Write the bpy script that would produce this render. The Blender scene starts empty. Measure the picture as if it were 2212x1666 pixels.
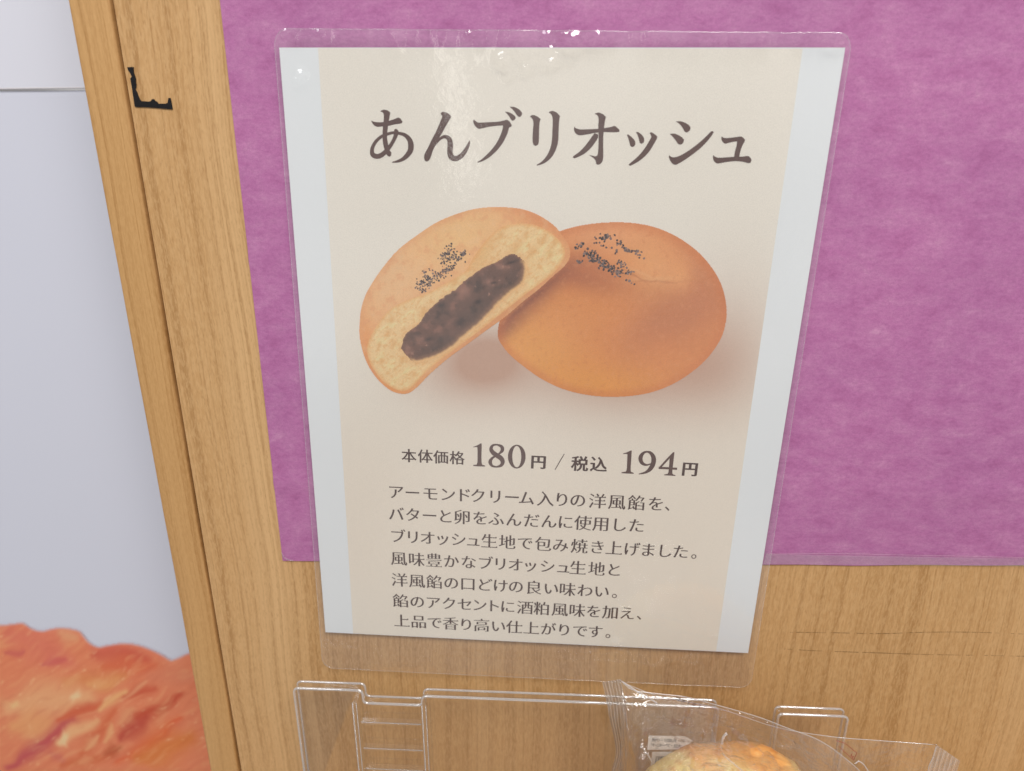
import bpy, math, random
import numpy as np
from mathutils import Vector, Matrix
from mathutils.geometry import tessellate_polygon, delaunay_2d_cdt

SC = bpy.context.scene
COL = SC.collection
rng = random.Random(7)

# ------------------------------------------------------------------ camera
PW, PH, FOC = 2212.0, 1666.0, 1444.7           # working picture grid and focal length in it
PITCH, YAW, ROLL = 0.31488, -0.05622, -0.00381
CAM = np.array([0.0, -0.2718, 0.0])
cp, sp, cy, sy = math.cos(PITCH), math.sin(PITCH), math.cos(YAW), math.sin(YAW)
FW = np.array([sy*cp, cy*cp, -sp]); RT0 = np.array([cy, -sy, 0.0]); UP0 = np.cross(RT0, FW)
RT = RT0*math.cos(ROLL) + UP0*math.sin(ROLL); UP = UP0*math.cos(ROLL) - RT0*math.sin(ROLL)
cam = bpy.data.cameras.new('camera'); camo = bpy.data.objects.new('camera', cam); COL.objects.link(camo)
M = Matrix.Identity(4)
for i in range(3):
    M[i][0], M[i][1], M[i][2], M[i][3] = RT[i], UP[i], -FW[i], CAM[i]
camo.matrix_world = M
cam.sensor_width = 36.0; cam.lens = 36.0*FOC/PW
cam.clip_start = 0.01; cam.clip_end = 50
cam.dof.use_dof = True; cam.dof.focus_distance = 0.285; cam.dof.aperture_fstop = 8.5
SC.camera = camo

# ------------------------------------------------------------------ world and lamps
world = bpy.data.worlds.new('World'); SC.world = world; world.use_nodes = True
wn = world.node_tree.nodes; wl = world.node_tree.links
bg = wn['Background']
tc = wn.new('ShaderNodeTexCoord')
ns = wn.new('ShaderNodeTexNoise'); ns.inputs['Scale'].default_value = 3.2; ns.inputs['Detail'].default_value = 3
rp = wn.new('ShaderNodeValToRGB')
rp.color_ramp.elements[0].position = 0.40; rp.color_ramp.elements[0].color = (0.16, 0.15, 0.155, 1)
rp.color_ramp.elements[1].position = 0.62; rp.color_ramp.elements[1].color = (0.95, 0.93, 0.92, 1)
wl.new(tc.outputs['Generated'], ns.inputs['Vector']); wl.new(ns.outputs['Fac'], rp.inputs['Fac'])
wl.new(rp.outputs['Color'], bg.inputs['Color']); bg.inputs['Strength'].default_value = 0.55

def area(name, loc, target, sx, sy_, power, color=(1, 1, 1)):
    l = bpy.data.lights.new(name, 'AREA'); l.shape = 'RECTANGLE'; l.size = sx; l.size_y = sy_
    l.energy = power; l.color = color
    o = bpy.data.objects.new(name, l); COL.objects.link(o); o.location = loc
    d = Vector(target) - Vector(loc)
    o.rotation_euler = d.to_track_quat('-Z', 'Z').to_euler()
    return o
area('ceiling_light', (0.45, -1.1, 1.25), (0.05, 0, -0.1), 0.75, 0.45, 19.0, (1.0, 0.965, 0.925))
area('ceiling_light', (-0.9, -1.3, 1.1), (-0.05, 0, -0.1), 0.7, 0.5, 6.5, (0.95, 0.97, 1.0))
area('streak_reflection_light', (-0.25, -1.55, 0.20), (-0.02, 0, 0.0), 0.035, 0.5, 0.11, (1.0, 0.97, 0.9))  # added lamp, placed to reflect as the streak on the laminate
SC.view_settings.view_transform = 'Standard'; SC.view_settings.look = 'None'
SC.view_settings.exposure = 0.26; SC.view_settings.gamma = 1.0
SC.view_settings.use_curve_mapping = False
SC.cycles.max_bounces = 12; SC.cycles.transparent_max_bounces = 32
SC.cycles.caustics_reflective = False; SC.cycles.caustics_refractive = False

# ------------------------------------------------------------------ helpers
def at(px, py, Y=0.0):
    """A point of the picture grid carried out to the upright plane y = Y."""
    d = RT*((px-PW/2)/FOC) + UP*((PH/2-py)/FOC) + FW
    return CAM + d*((Y-CAM[1])/d[1])
def src(x, y):                                   # 2560-wide photo pixels to the grid
    return x*0.86406, y*0.86406
def lin(c):
    c = np.asarray(c, float)/255.0
    return np.where(c <= 0.04045, c/12.92, ((c+0.055)/1.055)**2.4)
KE = 0.80
def alb(*c):                                     # surface colour from the colour seen in white light
    v = np.clip((lin(c)-0.012)/KE, 0.004, 0.92)
    return (float(v[0]), float(v[1]), float(v[2]), 1.0)
def thing(name, label, cat, loc, group=None):
    o = bpy.data.objects.new(name, None); COL.objects.link(o); o.location = loc
    o.empty_display_size = 0.02; o['label'] = label; o['category'] = cat
    if group: o['group'] = group
    return o
def wloc(p):
    v = Vector((0, 0, 0))
    while p is not None: v += p.location; p = p.parent
    return v
def mesh(name, verts, faces, mat, parent=None, smooth=False, colors=None):
    off = wloc(parent) if parent else Vector((0, 0, 0))
    V = np.asarray(verts, dtype=np.float64) - np.array(off)
    me = bpy.data.meshes.new(name)
    if isinstance(faces, np.ndarray):
        n, k = faces.shape
        me.vertices.add(len(V)); me.vertices.foreach_set('co', V.astype(np.float32).ravel())
        me.loops.add(n*k); me.loops.foreach_set('vertex_index', faces.astype(np.int32).ravel())
        me.polygons.add(n); me.polygons.foreach_set('loop_start', np.arange(0, n*k, k, dtype=np.int32))
        me.update(calc_edges=True)
    else:
        me.from_pydata([tuple(v) for v in V], [], faces); me.update()
    if colors is not None:
        a = me.color_attributes.new('print', 'FLOAT_COLOR', 'POINT')
        c = np.ones((len(V), 4), np.float32); c[:, :3] = colors
        a.data.foreach_set('color', c.ravel())
    if smooth: me.polygons.foreach_set('use_smooth', [True]*len(me.polygons))
    me.materials.append(mat)
    o = bpy.data.objects.new(name, me); COL.objects.link(o)
    if parent: o.parent = parent
    return o
def tag(o, label, cat, group=None):
    o['label'] = label; o['category'] = cat
    if group: o['group'] = group
    return o

class Geo:
    def __init__(s): s.v = []; s.f = []
    def add(s, vs, fs):
        b = len(s.v); s.v += [tuple(v) for v in vs]; s.f += [tuple(i+b for i in f) for f in fs]
    def box(s, x0, x1, y0, y1, z0, z1):
        vs = [(x, y, z) for x in (x0, x1) for y in (y0, y1) for z in (z0, z1)]
        s.add(vs, [(0, 1, 3, 2), (4, 6, 7, 5), (0, 4, 5, 1), (2, 3, 7, 6), (0, 2, 6, 4), (1, 5, 7, 3)])
    def prism(s, front, Y0, Y1):
        """front: loop of (x, z); extruded from Y0 (front) to Y1 (back)."""
        n = len(front); a = [(x, Y0, z) for x, z in front]; b = [(x, Y1, z) for x, z in front]
        tri = tessellate_polygon([[Vector((x, z, 0)) for x, z in front]])
        s.add(a+b, [tuple(t) for t in tri] + [tuple(i+n for i in t) for t in tri]
              + [(i, (i+1) % n, (i+1) % n+n, i+n) for i in range(n)])
    def tube(s, pts, r, n=8):
        pts = [Vector(p) for p in pts]; rings = []
        for i, p in enumerate(pts):
            t = (pts[min(i+1, len(pts)-1)] - pts[max(i-1, 0)]).normalized()
            a = t.cross(Vector((0, 1, 0.13))).normalized(); b = t.cross(a)
            rings.append([p + (a*math.cos(2*math.pi*k/n) + b*math.sin(2*math.pi*k/n))*r for k in range(n)])
        base = [q for ring in rings for q in ring]
        fs = [(i*n+k, i*n+(k+1) % n, (i+1)*n+(k+1) % n, (i+1)*n+k) for i in range(len(pts)-1) for k in range(n)]
        s.add(base, fs + [tuple(range(n)), tuple(range((len(pts)-1)*n, len(pts)*n))])
    def obj(s, name, mat, parent=None, smooth=False): return mesh(name, s.v, s.f, mat, parent, smooth)

def spline(pts, closed=True, sub=6, corner=52):
    """Smooth outline through traced points; sharp turns stay sharp."""
    P = [np.array(p, float) for p in pts]; n = len(P); out = []
    def is_corner(i):
        if not closed and (i == 0 or i == n-1): return True
        a = P[i]-P[i-1]; b = P[(i+1) % n]-P[i]
        c = np.dot(a, b)/(np.linalg.norm(a)*np.linalg.norm(b)+1e-9)
        return math.degrees(math.acos(max(-1, min(1, c)))) > corner
    for i in range(n if closed else n-1):
        p1, p2 = P[i], P[(i+1) % n]
        p0 = P[i-1] if (closed or i > 0) else p1
        p3 = P[(i+2) % n] if (closed or i+2 < n) else p2
        L = np.linalg.norm(p2-p1)
        def tan(a, b, c, cor, d):
            if cor: return d*0.9
            t = c-a; ln_ = np.linalg.norm(t)
            return t/(ln_+1e-9)*L
        m1 = tan(p0, p1, p2, is_corner(i), p2-p1); m2 = tan(p1, p2, p3, is_corner((i+1) % n), p2-p1)
        for k in range(sub):
            t = k/sub; t2 = t*t; t3 = t2*t
            out.append((2*t3-3*t2+1)*p1 + (t3-2*t2+t)*m1 + (-2*t3+3*t2)*p2 + (t3-t2)*m2)
    if not closed: out.append(P[-1])
    return np.array(out)
def ribbon(pts):
    """Brush stroke: (x, y, half width) along a centre line -> closed outline."""
    q = spline([(p[0], p[1], p[2]) for p in pts], False, 6, 180)
    xy = q[:, :2]; t = np.gradient(xy, axis=0); t /= np.linalg.norm(t, axis=1)[:, None]+1e-9
    nrm = np.stack([-t[:, 1], t[:, 0]], 1)
    w = np.clip(q[:, 2], 0.5, None)[:, None]
    return np.concatenate([xy+nrm*w, (xy-nrm*w)[::-1]])

# numpy noise for printed pictures and shaped surfaces
def hash2(ix, iy, seed):
    h = (ix.astype(np.int64)*374761393 + iy.astype(np.int64)*668265263 + seed*1442695041) & 0xffffffff
    for m1, s1 in ((2246822519, 15), (3266489917, 13)):
        h = ((h ^ (h >> s1))*(m1 & 0x7fffffff)) & 0xffffffff
    return ((h ^ (h >> 16)) & 0xffff)/65535.0
def vnoise(x, y, seed=0):
    """Gradient noise, about 0..1."""
    ix = np.floor(x); iy = np.floor(y); fx = x-ix; fy = y-iy
    u = fx**3*(fx*(fx*6-15)+10); w = fy**3*(fy*(fy*6-15)+10)
    def gr(ox, oy):
        a = hash2(ix+ox, iy+oy, seed)*2*math.pi
        return np.cos(a)*(fx-ox)+np.sin(a)*(fy-oy)
    r = (gr(0, 0)*(1-u)+gr(1, 0)*u)*(1-w)+(gr(0, 1)*(1-u)+gr(1, 1)*u)*w
    return np.clip(0.5+0.85*r, 0, 1)
def fbm(x, y, seed=0, oct=4, gain=0.5):
    s = 0; a = 1; t = 0
    for o in range(oct):
        s = s + a*vnoise(x*2**o, y*2**o, seed+o*17); t += a; a *= gain
    return s/t
def sstep(a, b, x):
    t = np.clip((x-a)/(b-a), 0, 1); return t*t*(3-2*t)
def inside(poly, X, Y):
    r = np.zeros(X.shape, bool); n = len(poly)
    for i in range(n):
        x0, y0 = poly[i-1]; x1, y1 = poly[i]
        if y0 == y1: continue
        c = ((y0 > Y) != (y1 > Y)) & (X < (x1-x0)*(Y-y0)/(y1-y0)+x0)
        r ^= c
    return r
def edge_dist(poly, X, Y):
    d = np.full(X.shape, 1e9); n = len(poly)
    for i in range(n):
        x0, y0 = poly[i-1]; x1, y1 = poly[i]; dx, dy = x1-x0, y1-y0
        t = np.clip(((X-x0)*dx+(Y-y0)*dy)/(dx*dx+dy*dy+1e-9), 0, 1)
        d = np.minimum(d, (X-x0-t*dx)**2+(Y-y0-t*dy)**2)
    return np.sqrt(d)
def mixc(a, b, t): return a*(1-t[..., None]) + b*t[..., None]
def C(*c): return np.array(alb(*c)[:3])
def CS(*c): return np.clip(np.array(alb(*c)[:3])*FILMK, 0.004, 0.93)
FILMK = 1.15

# ------------------------------------------------------------------ materials
def mat(name):
    m = bpy.data.materials.new(name); m.use_nodes = True
    nt = m.node_tree; b = nt.nodes['Principled BSDF']
    return m, nt, b
def N(nt, t, **kw):
    n = nt.nodes.new(t)
    for k, v in kw.items():
        if hasattr(n, k): setattr(n, k, v)
        else: n.inputs[k].default_value = v
    return n
def ramp(nt, fac, stops):
    r = nt.nodes.new('ShaderNodeValToRGB'); e = r.color_ramp.elements
    while len(e) < len(stops): e.new(0.5)
    for el, (p, c) in zip(e, stops):
        el.position = p; el.color = c if len(c) == 4 else (*c, 1)
    nt.links.new(fac, r.inputs['Fac']); return r.outputs['Color']
def mapped(nt, scale, rot=(0, 0, 0)):
    t = nt.nodes.new('ShaderNodeTexCoord'); mp = nt.nodes.new('ShaderNodeMapping')
    mp.inputs['Scale'].default_value = scale; mp.inputs['Rotation'].default_value = rot
    nt.links.new(t.outputs['Object'], mp.inputs['Vector']); return mp.outputs['Vector']
def noise(nt, vec, scale=1, detail=3, rough=0.5, dist=0.0):
    n = N(nt, 'ShaderNodeTexNoise', Scale=scale, Detail=detail, Roughness=rough, Distortion=dist)
    nt.links.new(vec, n.inputs['Vector']); return n.outputs['Fac']
def mixn(nt, fac, a, b, mode='MIX'):
    m = nt.nodes.new('ShaderNodeMix'); m.data_type = 'RGBA'; m.blend_type = mode
    for s, v in ((0, fac), (6, a), (7, b)):
        if isinstance(v, (tuple, list)): m.inputs[s].default_value = v
        elif isinstance(v, (int, float)): m.inputs[s].default_value = v
        else: nt.links.new(v, m.inputs[s])
    return m.outputs[2]
def bump(nt, b, h, strength, dist=0.0005):
    n = N(nt, 'ShaderNodeBump', Strength=strength, Distance=dist)
    nt.links.new(h, n.inputs['Height']); nt.links.new(n.outputs['Normal'], b.inputs['Normal'])

def wood(name, base, dark, light, dens=1.0, off=0.0, fleck=1.0):
    m, nt, b = mat(name)
    t = nt.nodes.new('ShaderNodeTexCoord')
    # slow sideways wander of the grain
    mw = nt.nodes.new('ShaderNodeMapping'); mw.inputs['Scale'].default_value = (14, 1, 5); mw.inputs['Location'].default_value = (off, 0, off)
    nt.links.new(t.outputs['Object'], mw.inputs['Vector'])
    w = N(nt, 'ShaderNodeTexNoise', Scale=1, Detail=2); nt.links.new(mw.outputs[0], w.inputs['Vector'])
    sep = nt.nodes.new('ShaderNodeSeparateXYZ'); nt.links.new(t.outputs['Object'], sep.inputs[0])
    ma = N(nt, 'ShaderNodeMath', operation='MULTIPLY_ADD'); ma.inputs[1].default_value = 0.014
    nt.links.new(w.outputs['Fac'], ma.inputs[0]); nt.links.new(sep.outputs['X'], ma.inputs[2])
    cb = nt.nodes.new('ShaderNodeCombineXYZ'); nt.links.new(ma.outputs[0], cb.inputs['X']); nt.links.new(sep.outputs['Z'], cb.inputs['Z'])
    def grain(sx, sz, detail=2, rough=0.5):
        mp = nt.nodes.new('ShaderNodeMapping'); mp.inputs['Scale'].default_value = (sx, 1, sz); mp.inputs['Location'].default_value = (off*7, off, off*3)
        nt.links.new(cb.outputs[0], mp.inputs['Vector'])
        n = N(nt, 'ShaderNodeTexNoise', Scale=1, Detail=detail, Roughness=rough); nt.links.new(mp.outputs[0], n.inputs['Vector'])
        return n.outputs['Fac']
    broad = ramp(nt, grain(38*dens, 1.2), [(0.3, dark[:3] if False else tuple(0.25*a+0.75*c for a, c in zip(dark, base))), (0.55, base), (0.75, light)])
    # thin dark growth lines
    def contour(f, eps):
        a = N(nt, 'ShaderNodeMath', operation='SUBTRACT'); a.inputs[1].default_value = 0.5; nt.links.new(f, a.inputs[0])
        b_ = N(nt, 'ShaderNodeMath', operation='ABSOLUTE'); nt.links.new(a.outputs[0], b_.inputs[0])
        return ramp(nt, b_.outputs[0], [(0.0, (1, 1, 1)), (eps, (0, 0, 0))])
    ln1 = contour(grain(210*dens, 0.8, 1), 0.05)
    ln3 = contour(grain(480*dens, 2.2, 1), 0.07)
    ln2 = ramp(nt, grain(900*dens, 2.5, 2), [(0.34, (1, 1, 1)), (0.52, (0, 0, 0))])
    c1 = mixn(nt, ln2, broad, mixn(nt, 0.2, broad, dark))
    c1 = mixn(nt, ln3, c1, mixn(nt, 0.15, c1, dark))
    c2 = mixn(nt, ln1, c1, mixn(nt, 0.42, c1, dark))
    # pores and silvery flecks
    fl = ramp(nt, grain(1500, 260, 2, 0.7), [(0.42, (0, 0, 0)), (0.62, (0.5*fleck,)*3)])
    c3 = mixn(nt, fl, c2, light)
    po = ramp(nt, grain(2300, 420, 1), [(0.25, (0.28*fleck,)*3), (0.42, (0, 0, 0))])
    c4 = mixn(nt, po, c3, dark)
    nt.links.new(c4, b.inputs['Base Color'])
    b.inputs['Roughness'].default_value = 0.48; b.inputs['Specular IOR Level'].default_value = 0.35
    bump(nt, b, grain(700, 40, 3), 0.12, 0.0003)
    return m
WOOD = wood('cherry_laminate', alb(185, 146, 100), alb(140, 101, 59), alb(200, 164, 119), 1.0, 0.37)
EDGE = wood('cherry_edge_band', alb(190, 150, 101), alb(148, 106, 60), alb(205, 166, 117), 0.75, 2.1, 0.5)
SHELF = wood('shelf_laminate', alb(180, 136, 86), alb(140, 98, 54), alb(200, 158, 108), 0.8, 5.3)

def plain(name, col, rough=0.6, spec=0.4):
    m, nt, b = mat(name); b.inputs['Base Color'].default_value = col
    b.inputs['Roughness'].default_value = rough; b.inputs['Specular IOR Level'].default_value = spec
    return m
GROOVE = plain('groove_dark', alb(92, 68, 36), 0.8, 0.1)

def mottled(name, stops, scale, rough=0.55, fine=0.12, spec=0.3):
    m, nt, b = mat(name)
    v = mapped(nt, (1, 1, 1)); vs = mapped(nt, (0.75, 1, 1.35))
    a = noise(nt, vs, scale, 8, 0.68, 0.15)
    c = ramp(nt, a, stops)
    big = ramp(nt, noise(nt, v, scale*0.18, 2), [(0.35, (0.95, 0.94, 0.96)), (0.65, (1.04, 1.04, 1.03))])
    c = mixn(nt, 1.0, c, big, 'MULTIPLY')
    f = ramp(nt, noise(nt, v, scale*26, 3, 0.7), [(0.3, (0.88, 0.86, 0.88)), (0.7, (1.1, 1.1, 1.1))])
    c = mixn(nt, 0.9, c, mixn(nt, 1.0, c, f, 'MULTIPLY'))
    f2 = ramp(nt, noise(nt, vs, scale*6, 5, 0.7), [(0.32, (0.90, 0.86, 0.90)), (0.5, (1, 1, 1)), (0.68, (1.08, 1.1, 1.08))])
    c = mixn(nt, 1.0, c, f2, 'MULTIPLY')
    sp_ = ramp(nt, noise(nt, v, scale*9, 2, 0.5, 1.5), [(0.24, (1, 1, 1)), (0.30, (0, 0, 0))])
    c = mixn(nt, mixn(nt, 1.0, sp_, (0.35,)*3+(1,), 'MULTIPLY'), c, stops[0][1])
    nt.links.new(c, b.inputs['Base Color'])
    b.inputs['Roughness'].default_value = rough; b.inputs['Specular IOR Level'].default_value = spec
    bump(nt, b, noise(nt, v, scale*5, 4), fine, 0.0004)
    return m
PURPLE = mottled('purple_washi', [(0.26, alb(156, 94, 137)), (0.45, alb(168, 108, 151)), (0.60, alb(174, 118, 157)), (0.78, alb(188, 140, 170))], 100)
BANNER = plain('banner_vinyl', alb(199, 202, 214), 0.38, 0.5)
BANNER2 = plain('banner_vinyl_upper', alb(206, 208, 218), 0.38, 0.5)
WHITEP = plain('white_paper', (0.875, 0.915, 0.93, 1), 0.6)
INK = mottled('brown_ink', [(0.3, alb(66, 46, 40)), (0.7, alb(76, 56, 49))], 60, 0.55, 0.0)
TITLEINK = mottled('title_ink', [(0.3, alb(84, 62, 56)), (0.7, alb(92, 70, 63))], 60, 0.55, 0.0)
BLACKTAPE = mottled('black_tape', [(0.3, alb(26, 24, 27)), (0.7, alb(40, 38, 40))], 400, 0.5, 0.3)
PENCIL = plain('pencil_graphite', alb(134, 106, 72), 0.7, 0.2)
LABEL = plain('label_white', alb(205, 198, 190), 0.5)
BLACKINK = plain('black_ink', alb(50, 45, 45), 0.5)
FAINTINK = plain('faint_grey_ink', alb(140, 112, 96), 0.5)
REDINK = plain('red_ink', alb(150, 62, 48), 0.5)

def printed(name, rough=0.55):
    m, nt, b = mat(name)
    a = nt.nodes.new('ShaderNodeVertexColor'); a.layer_name = 'print'
    g = ramp(nt, noise(nt, mapped(nt, (1, 1, 1)), 2600, 1), [(0.3, (0.95, 0.95, 0.95)), (0.7, (1.05, 1.05, 1.05))])
    nt.links.new(mixn(nt, 1.0, a.outputs['Color'], g, 'MULTIPLY'), b.inputs['Base Color'])
    b.inputs['Roughness'].default_value = rough; b.inputs['Specular IOR Level'].default_value = 0.3
    return m
PRINT = printed('printed_ink')
CRUST = printed('bread_crust', 0.34)

def film(name, milk, milkcol, gloss_rough, refl=1.0, bscale=300, bstr=0.15, bdist=0.0004, stretch=(1, 1, 1), minrefl=0.0):
    m = bpy.data.materials.new(name); m.use_nodes = True; nt = m.node_tree
    nt.nodes.remove(nt.nodes['Principled BSDF']); out = nt.nodes['Material Output']
    tr = N(nt, 'ShaderNodeBsdfTransparent'); gl = N(nt, 'ShaderNodeBsdfGlossy', Roughness=gloss_rough)
    gl.inputs['Color'].default_value = (refl, refl, refl, 1)
    df = N(nt, 'ShaderNodeBsdfDiffuse'); df.inputs['Color'].default_value = milkcol
    fr = N(nt, 'ShaderNodeFresnel', IOR=1.5)
    ge = nt.nodes.new('ShaderNodeNewGeometry'); io = N(nt, 'ShaderNodeMath', operation='MULTIPLY_ADD')
    io.inputs[1].default_value = 1/1.5-1.5; io.inputs[2].default_value = 1.5      # same film seen from either side
    nt.links.new(ge.outputs['Backfacing'], io.inputs[0]); nt.links.new(io.outputs[0], fr.inputs['IOR'])
    bn = N(nt, 'ShaderNodeBump', Strength=bstr, Distance=bdist)
    nt.links.new(noise(nt, mapped(nt, stretch), bscale, 3, 0.55, 0.8), bn.inputs['Height'])
    nt.links.new(bn.outputs['Normal'], gl.inputs['Normal']); nt.links.new(bn.outputs['Normal'], fr.inputs['Normal'])
    m1 = N(nt, 'ShaderNodeMixShader'); m1.inputs[0].default_value = milk
    nt.links.new(tr.outputs[0], m1.inputs[1]); nt.links.new(df.outputs[0], m1.inputs[2])
    add = N(nt, 'ShaderNodeMath', operation='MULTIPLY_ADD'); add.inputs[1].default_value = 1.7; add.inputs[2].default_value = minrefl
    add.use_clamp = True
    nt.links.new(fr.outputs[0], add.inputs[0])
    m2 = N(nt, 'ShaderNodeMixShader'); nt.links.new(add.outputs[0], m2.inputs[0])
    nt.links.new(m1.outputs[0], m2.inputs[1]); nt.links.new(gl.outputs[0], m2.inputs[2])
    nt.links.new(m2.outputs[0], out.inputs['Surface'])
    return m
LAMIN = film('laminate_film', 0.07, (0.82, 0.82, 0.85, 1), 0.06, 0.9, 260, 0.16)
FRIM = film('film_cut_edge', 0.14, (0.86, 0.85, 0.88, 1), 0.1, 1.0, 200, 0.1, minrefl=0.06)
TAPE = film('clear_tape', 0.12, (0.85, 0.83, 0.82, 1), 0.15)
CELLO = film('cellophane', 0.035, (0.88, 0.84, 0.82, 1), 0.05, 1.0, 150, 0.8, 0.0016, minrefl=0.02)
CRIMP = film('crimped_cellophane', 0.34, (0.95, 0.92, 0.9, 1), 0.16, 1.0, 220, 0.4, 0.0008, minrefl=0.08)
ACRYL = film('clear_acrylic', 0.015, (0.85, 0.85, 0.85, 1), 0.03, 0.9, 60, 0.03)
ACRIM = film('acrylic_edge_highlight', 0.32, (0.9, 0.89, 0.88, 1), 0.08, 1.0, 200, 0.1, minrefl=0.18)  # whitish mix stands in for light caught along the clear edges

# ------------------------------------------------------------------ wooden panel
def X(px, py, Y=0.0): return float(at(px, py, Y)[0])
x_strip0 = (X(150, 0)+X(455, 1666))/2; x_strip1 = (X(240, 0)+X(520, 1666))/2
ZT, ZB, XR = 0.22, -0.44, 0.42
panel = thing('wood_panel', 'upright light cherry wood panel with a grooved edge band behind the sign', 'panel', (x_strip0, 0.012, ZB))
g = Geo(); g.box(x_strip1+0.0007, XR, 0.0, 0.024, ZB, ZT); g.obj('board', WOOD, panel)
def bevel_box(x0, x1, y0, y1, z0, z1, r):
    loop = [(x0, y1), (x0, y0+r)] + [(x0+r-r*math.cos(a), y0+r-r*math.sin(a)) for a in (0.4, 0.8, 1.2)] + [(x0+r, y0), (x1-r, y0)] \
        + [(x1-r+r*math.sin(a), y0+r-r*math.cos(a)) for a in (0.4, 0.8, 1.2)] + [(x1, y0+r), (x1, y1)]
    gg = Geo(); nz = 30; vs = []; n = len(loop)
    for k in range(nz+1):
        z = z0+(z1-z0)*k/nz
        wob = 0.00012*math.sin(z*90)+0.00008*math.sin(z*210)
        vs += [(x+wob*(1 if x > (x0+x1)/2 else 0.4), y, z) for x, y in loop]
    fs = [(k*n+i, k*n+(i+1) % n, (k+1)*n+(i+1) % n, (k+1)*n+i) for k in range(nz) for i in range(n)]
    gg.add(vs, fs + [tuple(range(n)), tuple(range(nz*n, (nz+1)*n))]); return gg
bevel_box(x_strip0, x_strip1-0.0006, -0.0006, 0.024, ZB, ZT, 0.0009).obj('edge_band', EDGE, panel, True)
g = Geo(); g.box(x_strip1-0.0012, x_strip1+0.0012, 0.0022, 0.0035, ZB, ZT); g.obj('groove', GROOVE, panel)
def pencil(pts, seed):
    r = random.Random(seed); gg = Geo(); q = spline(pts, False, 14)
    for i in range(len(q)-1):
        if r.random() < 0.3: continue
        a = at(*q[i], -0.00012); b = at(*q[i+1], -0.00012); w = r.choice((0.00006, 0.00009, 0.00013, 0.00017))
        gg.add([(a[0], a[1], a[2]-w), (b[0], b[1], b[2]-w), (b[0], b[1], b[2]+w), (a[0], a[1], a[2]+w)], [(0, 1, 2, 3)])
    return gg.obj('pencil_line', PENCIL, panel)
pencil([(1700, 1366), (1800, 1367), (1900, 1369), (2000, 1366), (2100, 1366), (2215, 1370)], 1)
pencil([(1693, 1402), (1760, 1406), (1880, 1410), (2000, 1414), (2120, 1416), (2215, 1418)], 2)

# shelf the holder and bread stand on
SHZ = -0.405
g = Geo(); g.box(x_strip1+0.01, XR, -0.20, -0.0004, SHZ-0.018, SHZ)
tag(g.obj('shelf', SHELF), 'wooden shelf below the sign carrying the plastic holder', 'shelf')

# ------------------------------------------------------------------ banner behind, on the left
BY = 0.10
banner = thing('banner', 'pale lavender banner with a printed croissant, behind the panel on the left', 'banner', (-0.45, BY, -1.2))
bx0, bx1 = -1.0, 0.02
zs = float(at(90, 191, BY)[2])
def sheet(x0, x1, z0, z1, Y, nx, nz, f=None):
    xs = np.linspace(x0, x1, nx+1); zz = np.linspace(z0, z1, nz+1); XX, ZZ = np.meshgrid(xs, zz)
    YY = np.full(XX.shape, Y) + (f(XX, ZZ) if f else 0)
    i = np.arange((nx+1)*(nz+1)).reshape(nz+1, nx+1)
    F = np.stack([i[:-1, :-1], i[:-1, 1:], i[1:, 1:], i[1:, :-1]], -1).reshape(-1, 4)
    return np.stack([XX, YY, ZZ], -1).reshape(-1, 3), F
wav = lambda X_, Z_: 0.0010*(fbm(X_*9, Z_*7, 5)-0.5)
v, f = sheet(bx0, bx1, -1.2, zs-0.0012, BY, 60, 60, wav); mesh('lower_sheet', v, f, BANNER, banner, True)
v, f = sheet(bx0, bx1, zs, 0.35, BY-0.0016, 40, 30); mesh('upper_sheet', v, f, BANNER2, banner, True)
g = Geo(); g.tube([(bx0, BY-0.0012, zs), (bx1, BY-0.0012, zs)], 0.0005)
g.obj('seam', plain('seam_white', alb(206, 204, 208), 0.8, 0.1), banner)
# printed croissant
top = [(0, 175), (100, 165), (200, 155), (250, 175), (310, 215), (400, 235), (480, 215), (580, 200), (680, 210), (780, 240), (830, 300),
       (880, 355), (960, 390), (1050, 375), (1200, 355), (1330, 368), (1450, 405), (1560, 455), (1680, 525), (1750, 500), (1850, 455), (2150, 420)]
tp = [src(x/3.95, 1520+y/3.95) for x, y in top]
tw = np.array([at(x, y, BY-0.0018)[[0, 2]] for x, y in [(-2600, tp[0][1]+330), (-1500, tp[0][1]+60), (-1100, tp[0][1]-40), (-700, tp[0][1]+20), (-400, tp[0][1]-30), (-180, tp[0][1]+22), (-80, tp[0][1]+8)]+tp+[(640, tp[-1][1]+40), (700, tp[-1][1]+160)]])
poly = np.concatenate([spline(tw, False, 5), [[tw[-1][0], -0.95], [tw[0][0], -0.95]]])
st = 0.0010
gx = np.arange(tw[:, 0].min(), tw[:, 0].max(), st); gz = np.arange(-0.95, tw[:, 1].max()+st, st)
def grid_print(poly, gx, gz, Yp, colf, name, parent):
    """A picture printed on a flat sheet: fine mesh inside an outline, ink colour per vertex."""
    XX, ZZ = np.meshgrid(gx, gz)
    cxm = (XX[:-1, :-1]+XX[1:, 1:])/2; czm = (ZZ[:-1, :-1]+ZZ[1:, 1:])/2
    keep = inside(poly, cxm, czm)
    i = np.arange(XX.size).reshape(XX.shape)
    F = np.stack([i[:-1, :-1], i[:-1, 1:], i[1:, 1:], i[1:, :-1]], -1)[keep]
    used, inv = np.unique(F, return_inverse=True)
    xv = XX.ravel()[used]; zv = ZZ.ravel()[used]
    V = np.stack([xv, np.full(xv.shape, Yp), zv], 1)
    return mesh(name, V, inv.reshape(-1, 4), PRINT, parent, False, colf(xv, zv))
K0 = at(*src(0, 1520), BY)[[0, 2]]; KX = (at(*src(1000/3.95, 1520), BY)[[0, 2]]-K0)/1000; KY = (at(*src(0, 1520+1000/3.95), BY)[[0, 2]]-K0)/1000
KI = np.linalg.inv(np.stack([KX, KY], 1))
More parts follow.
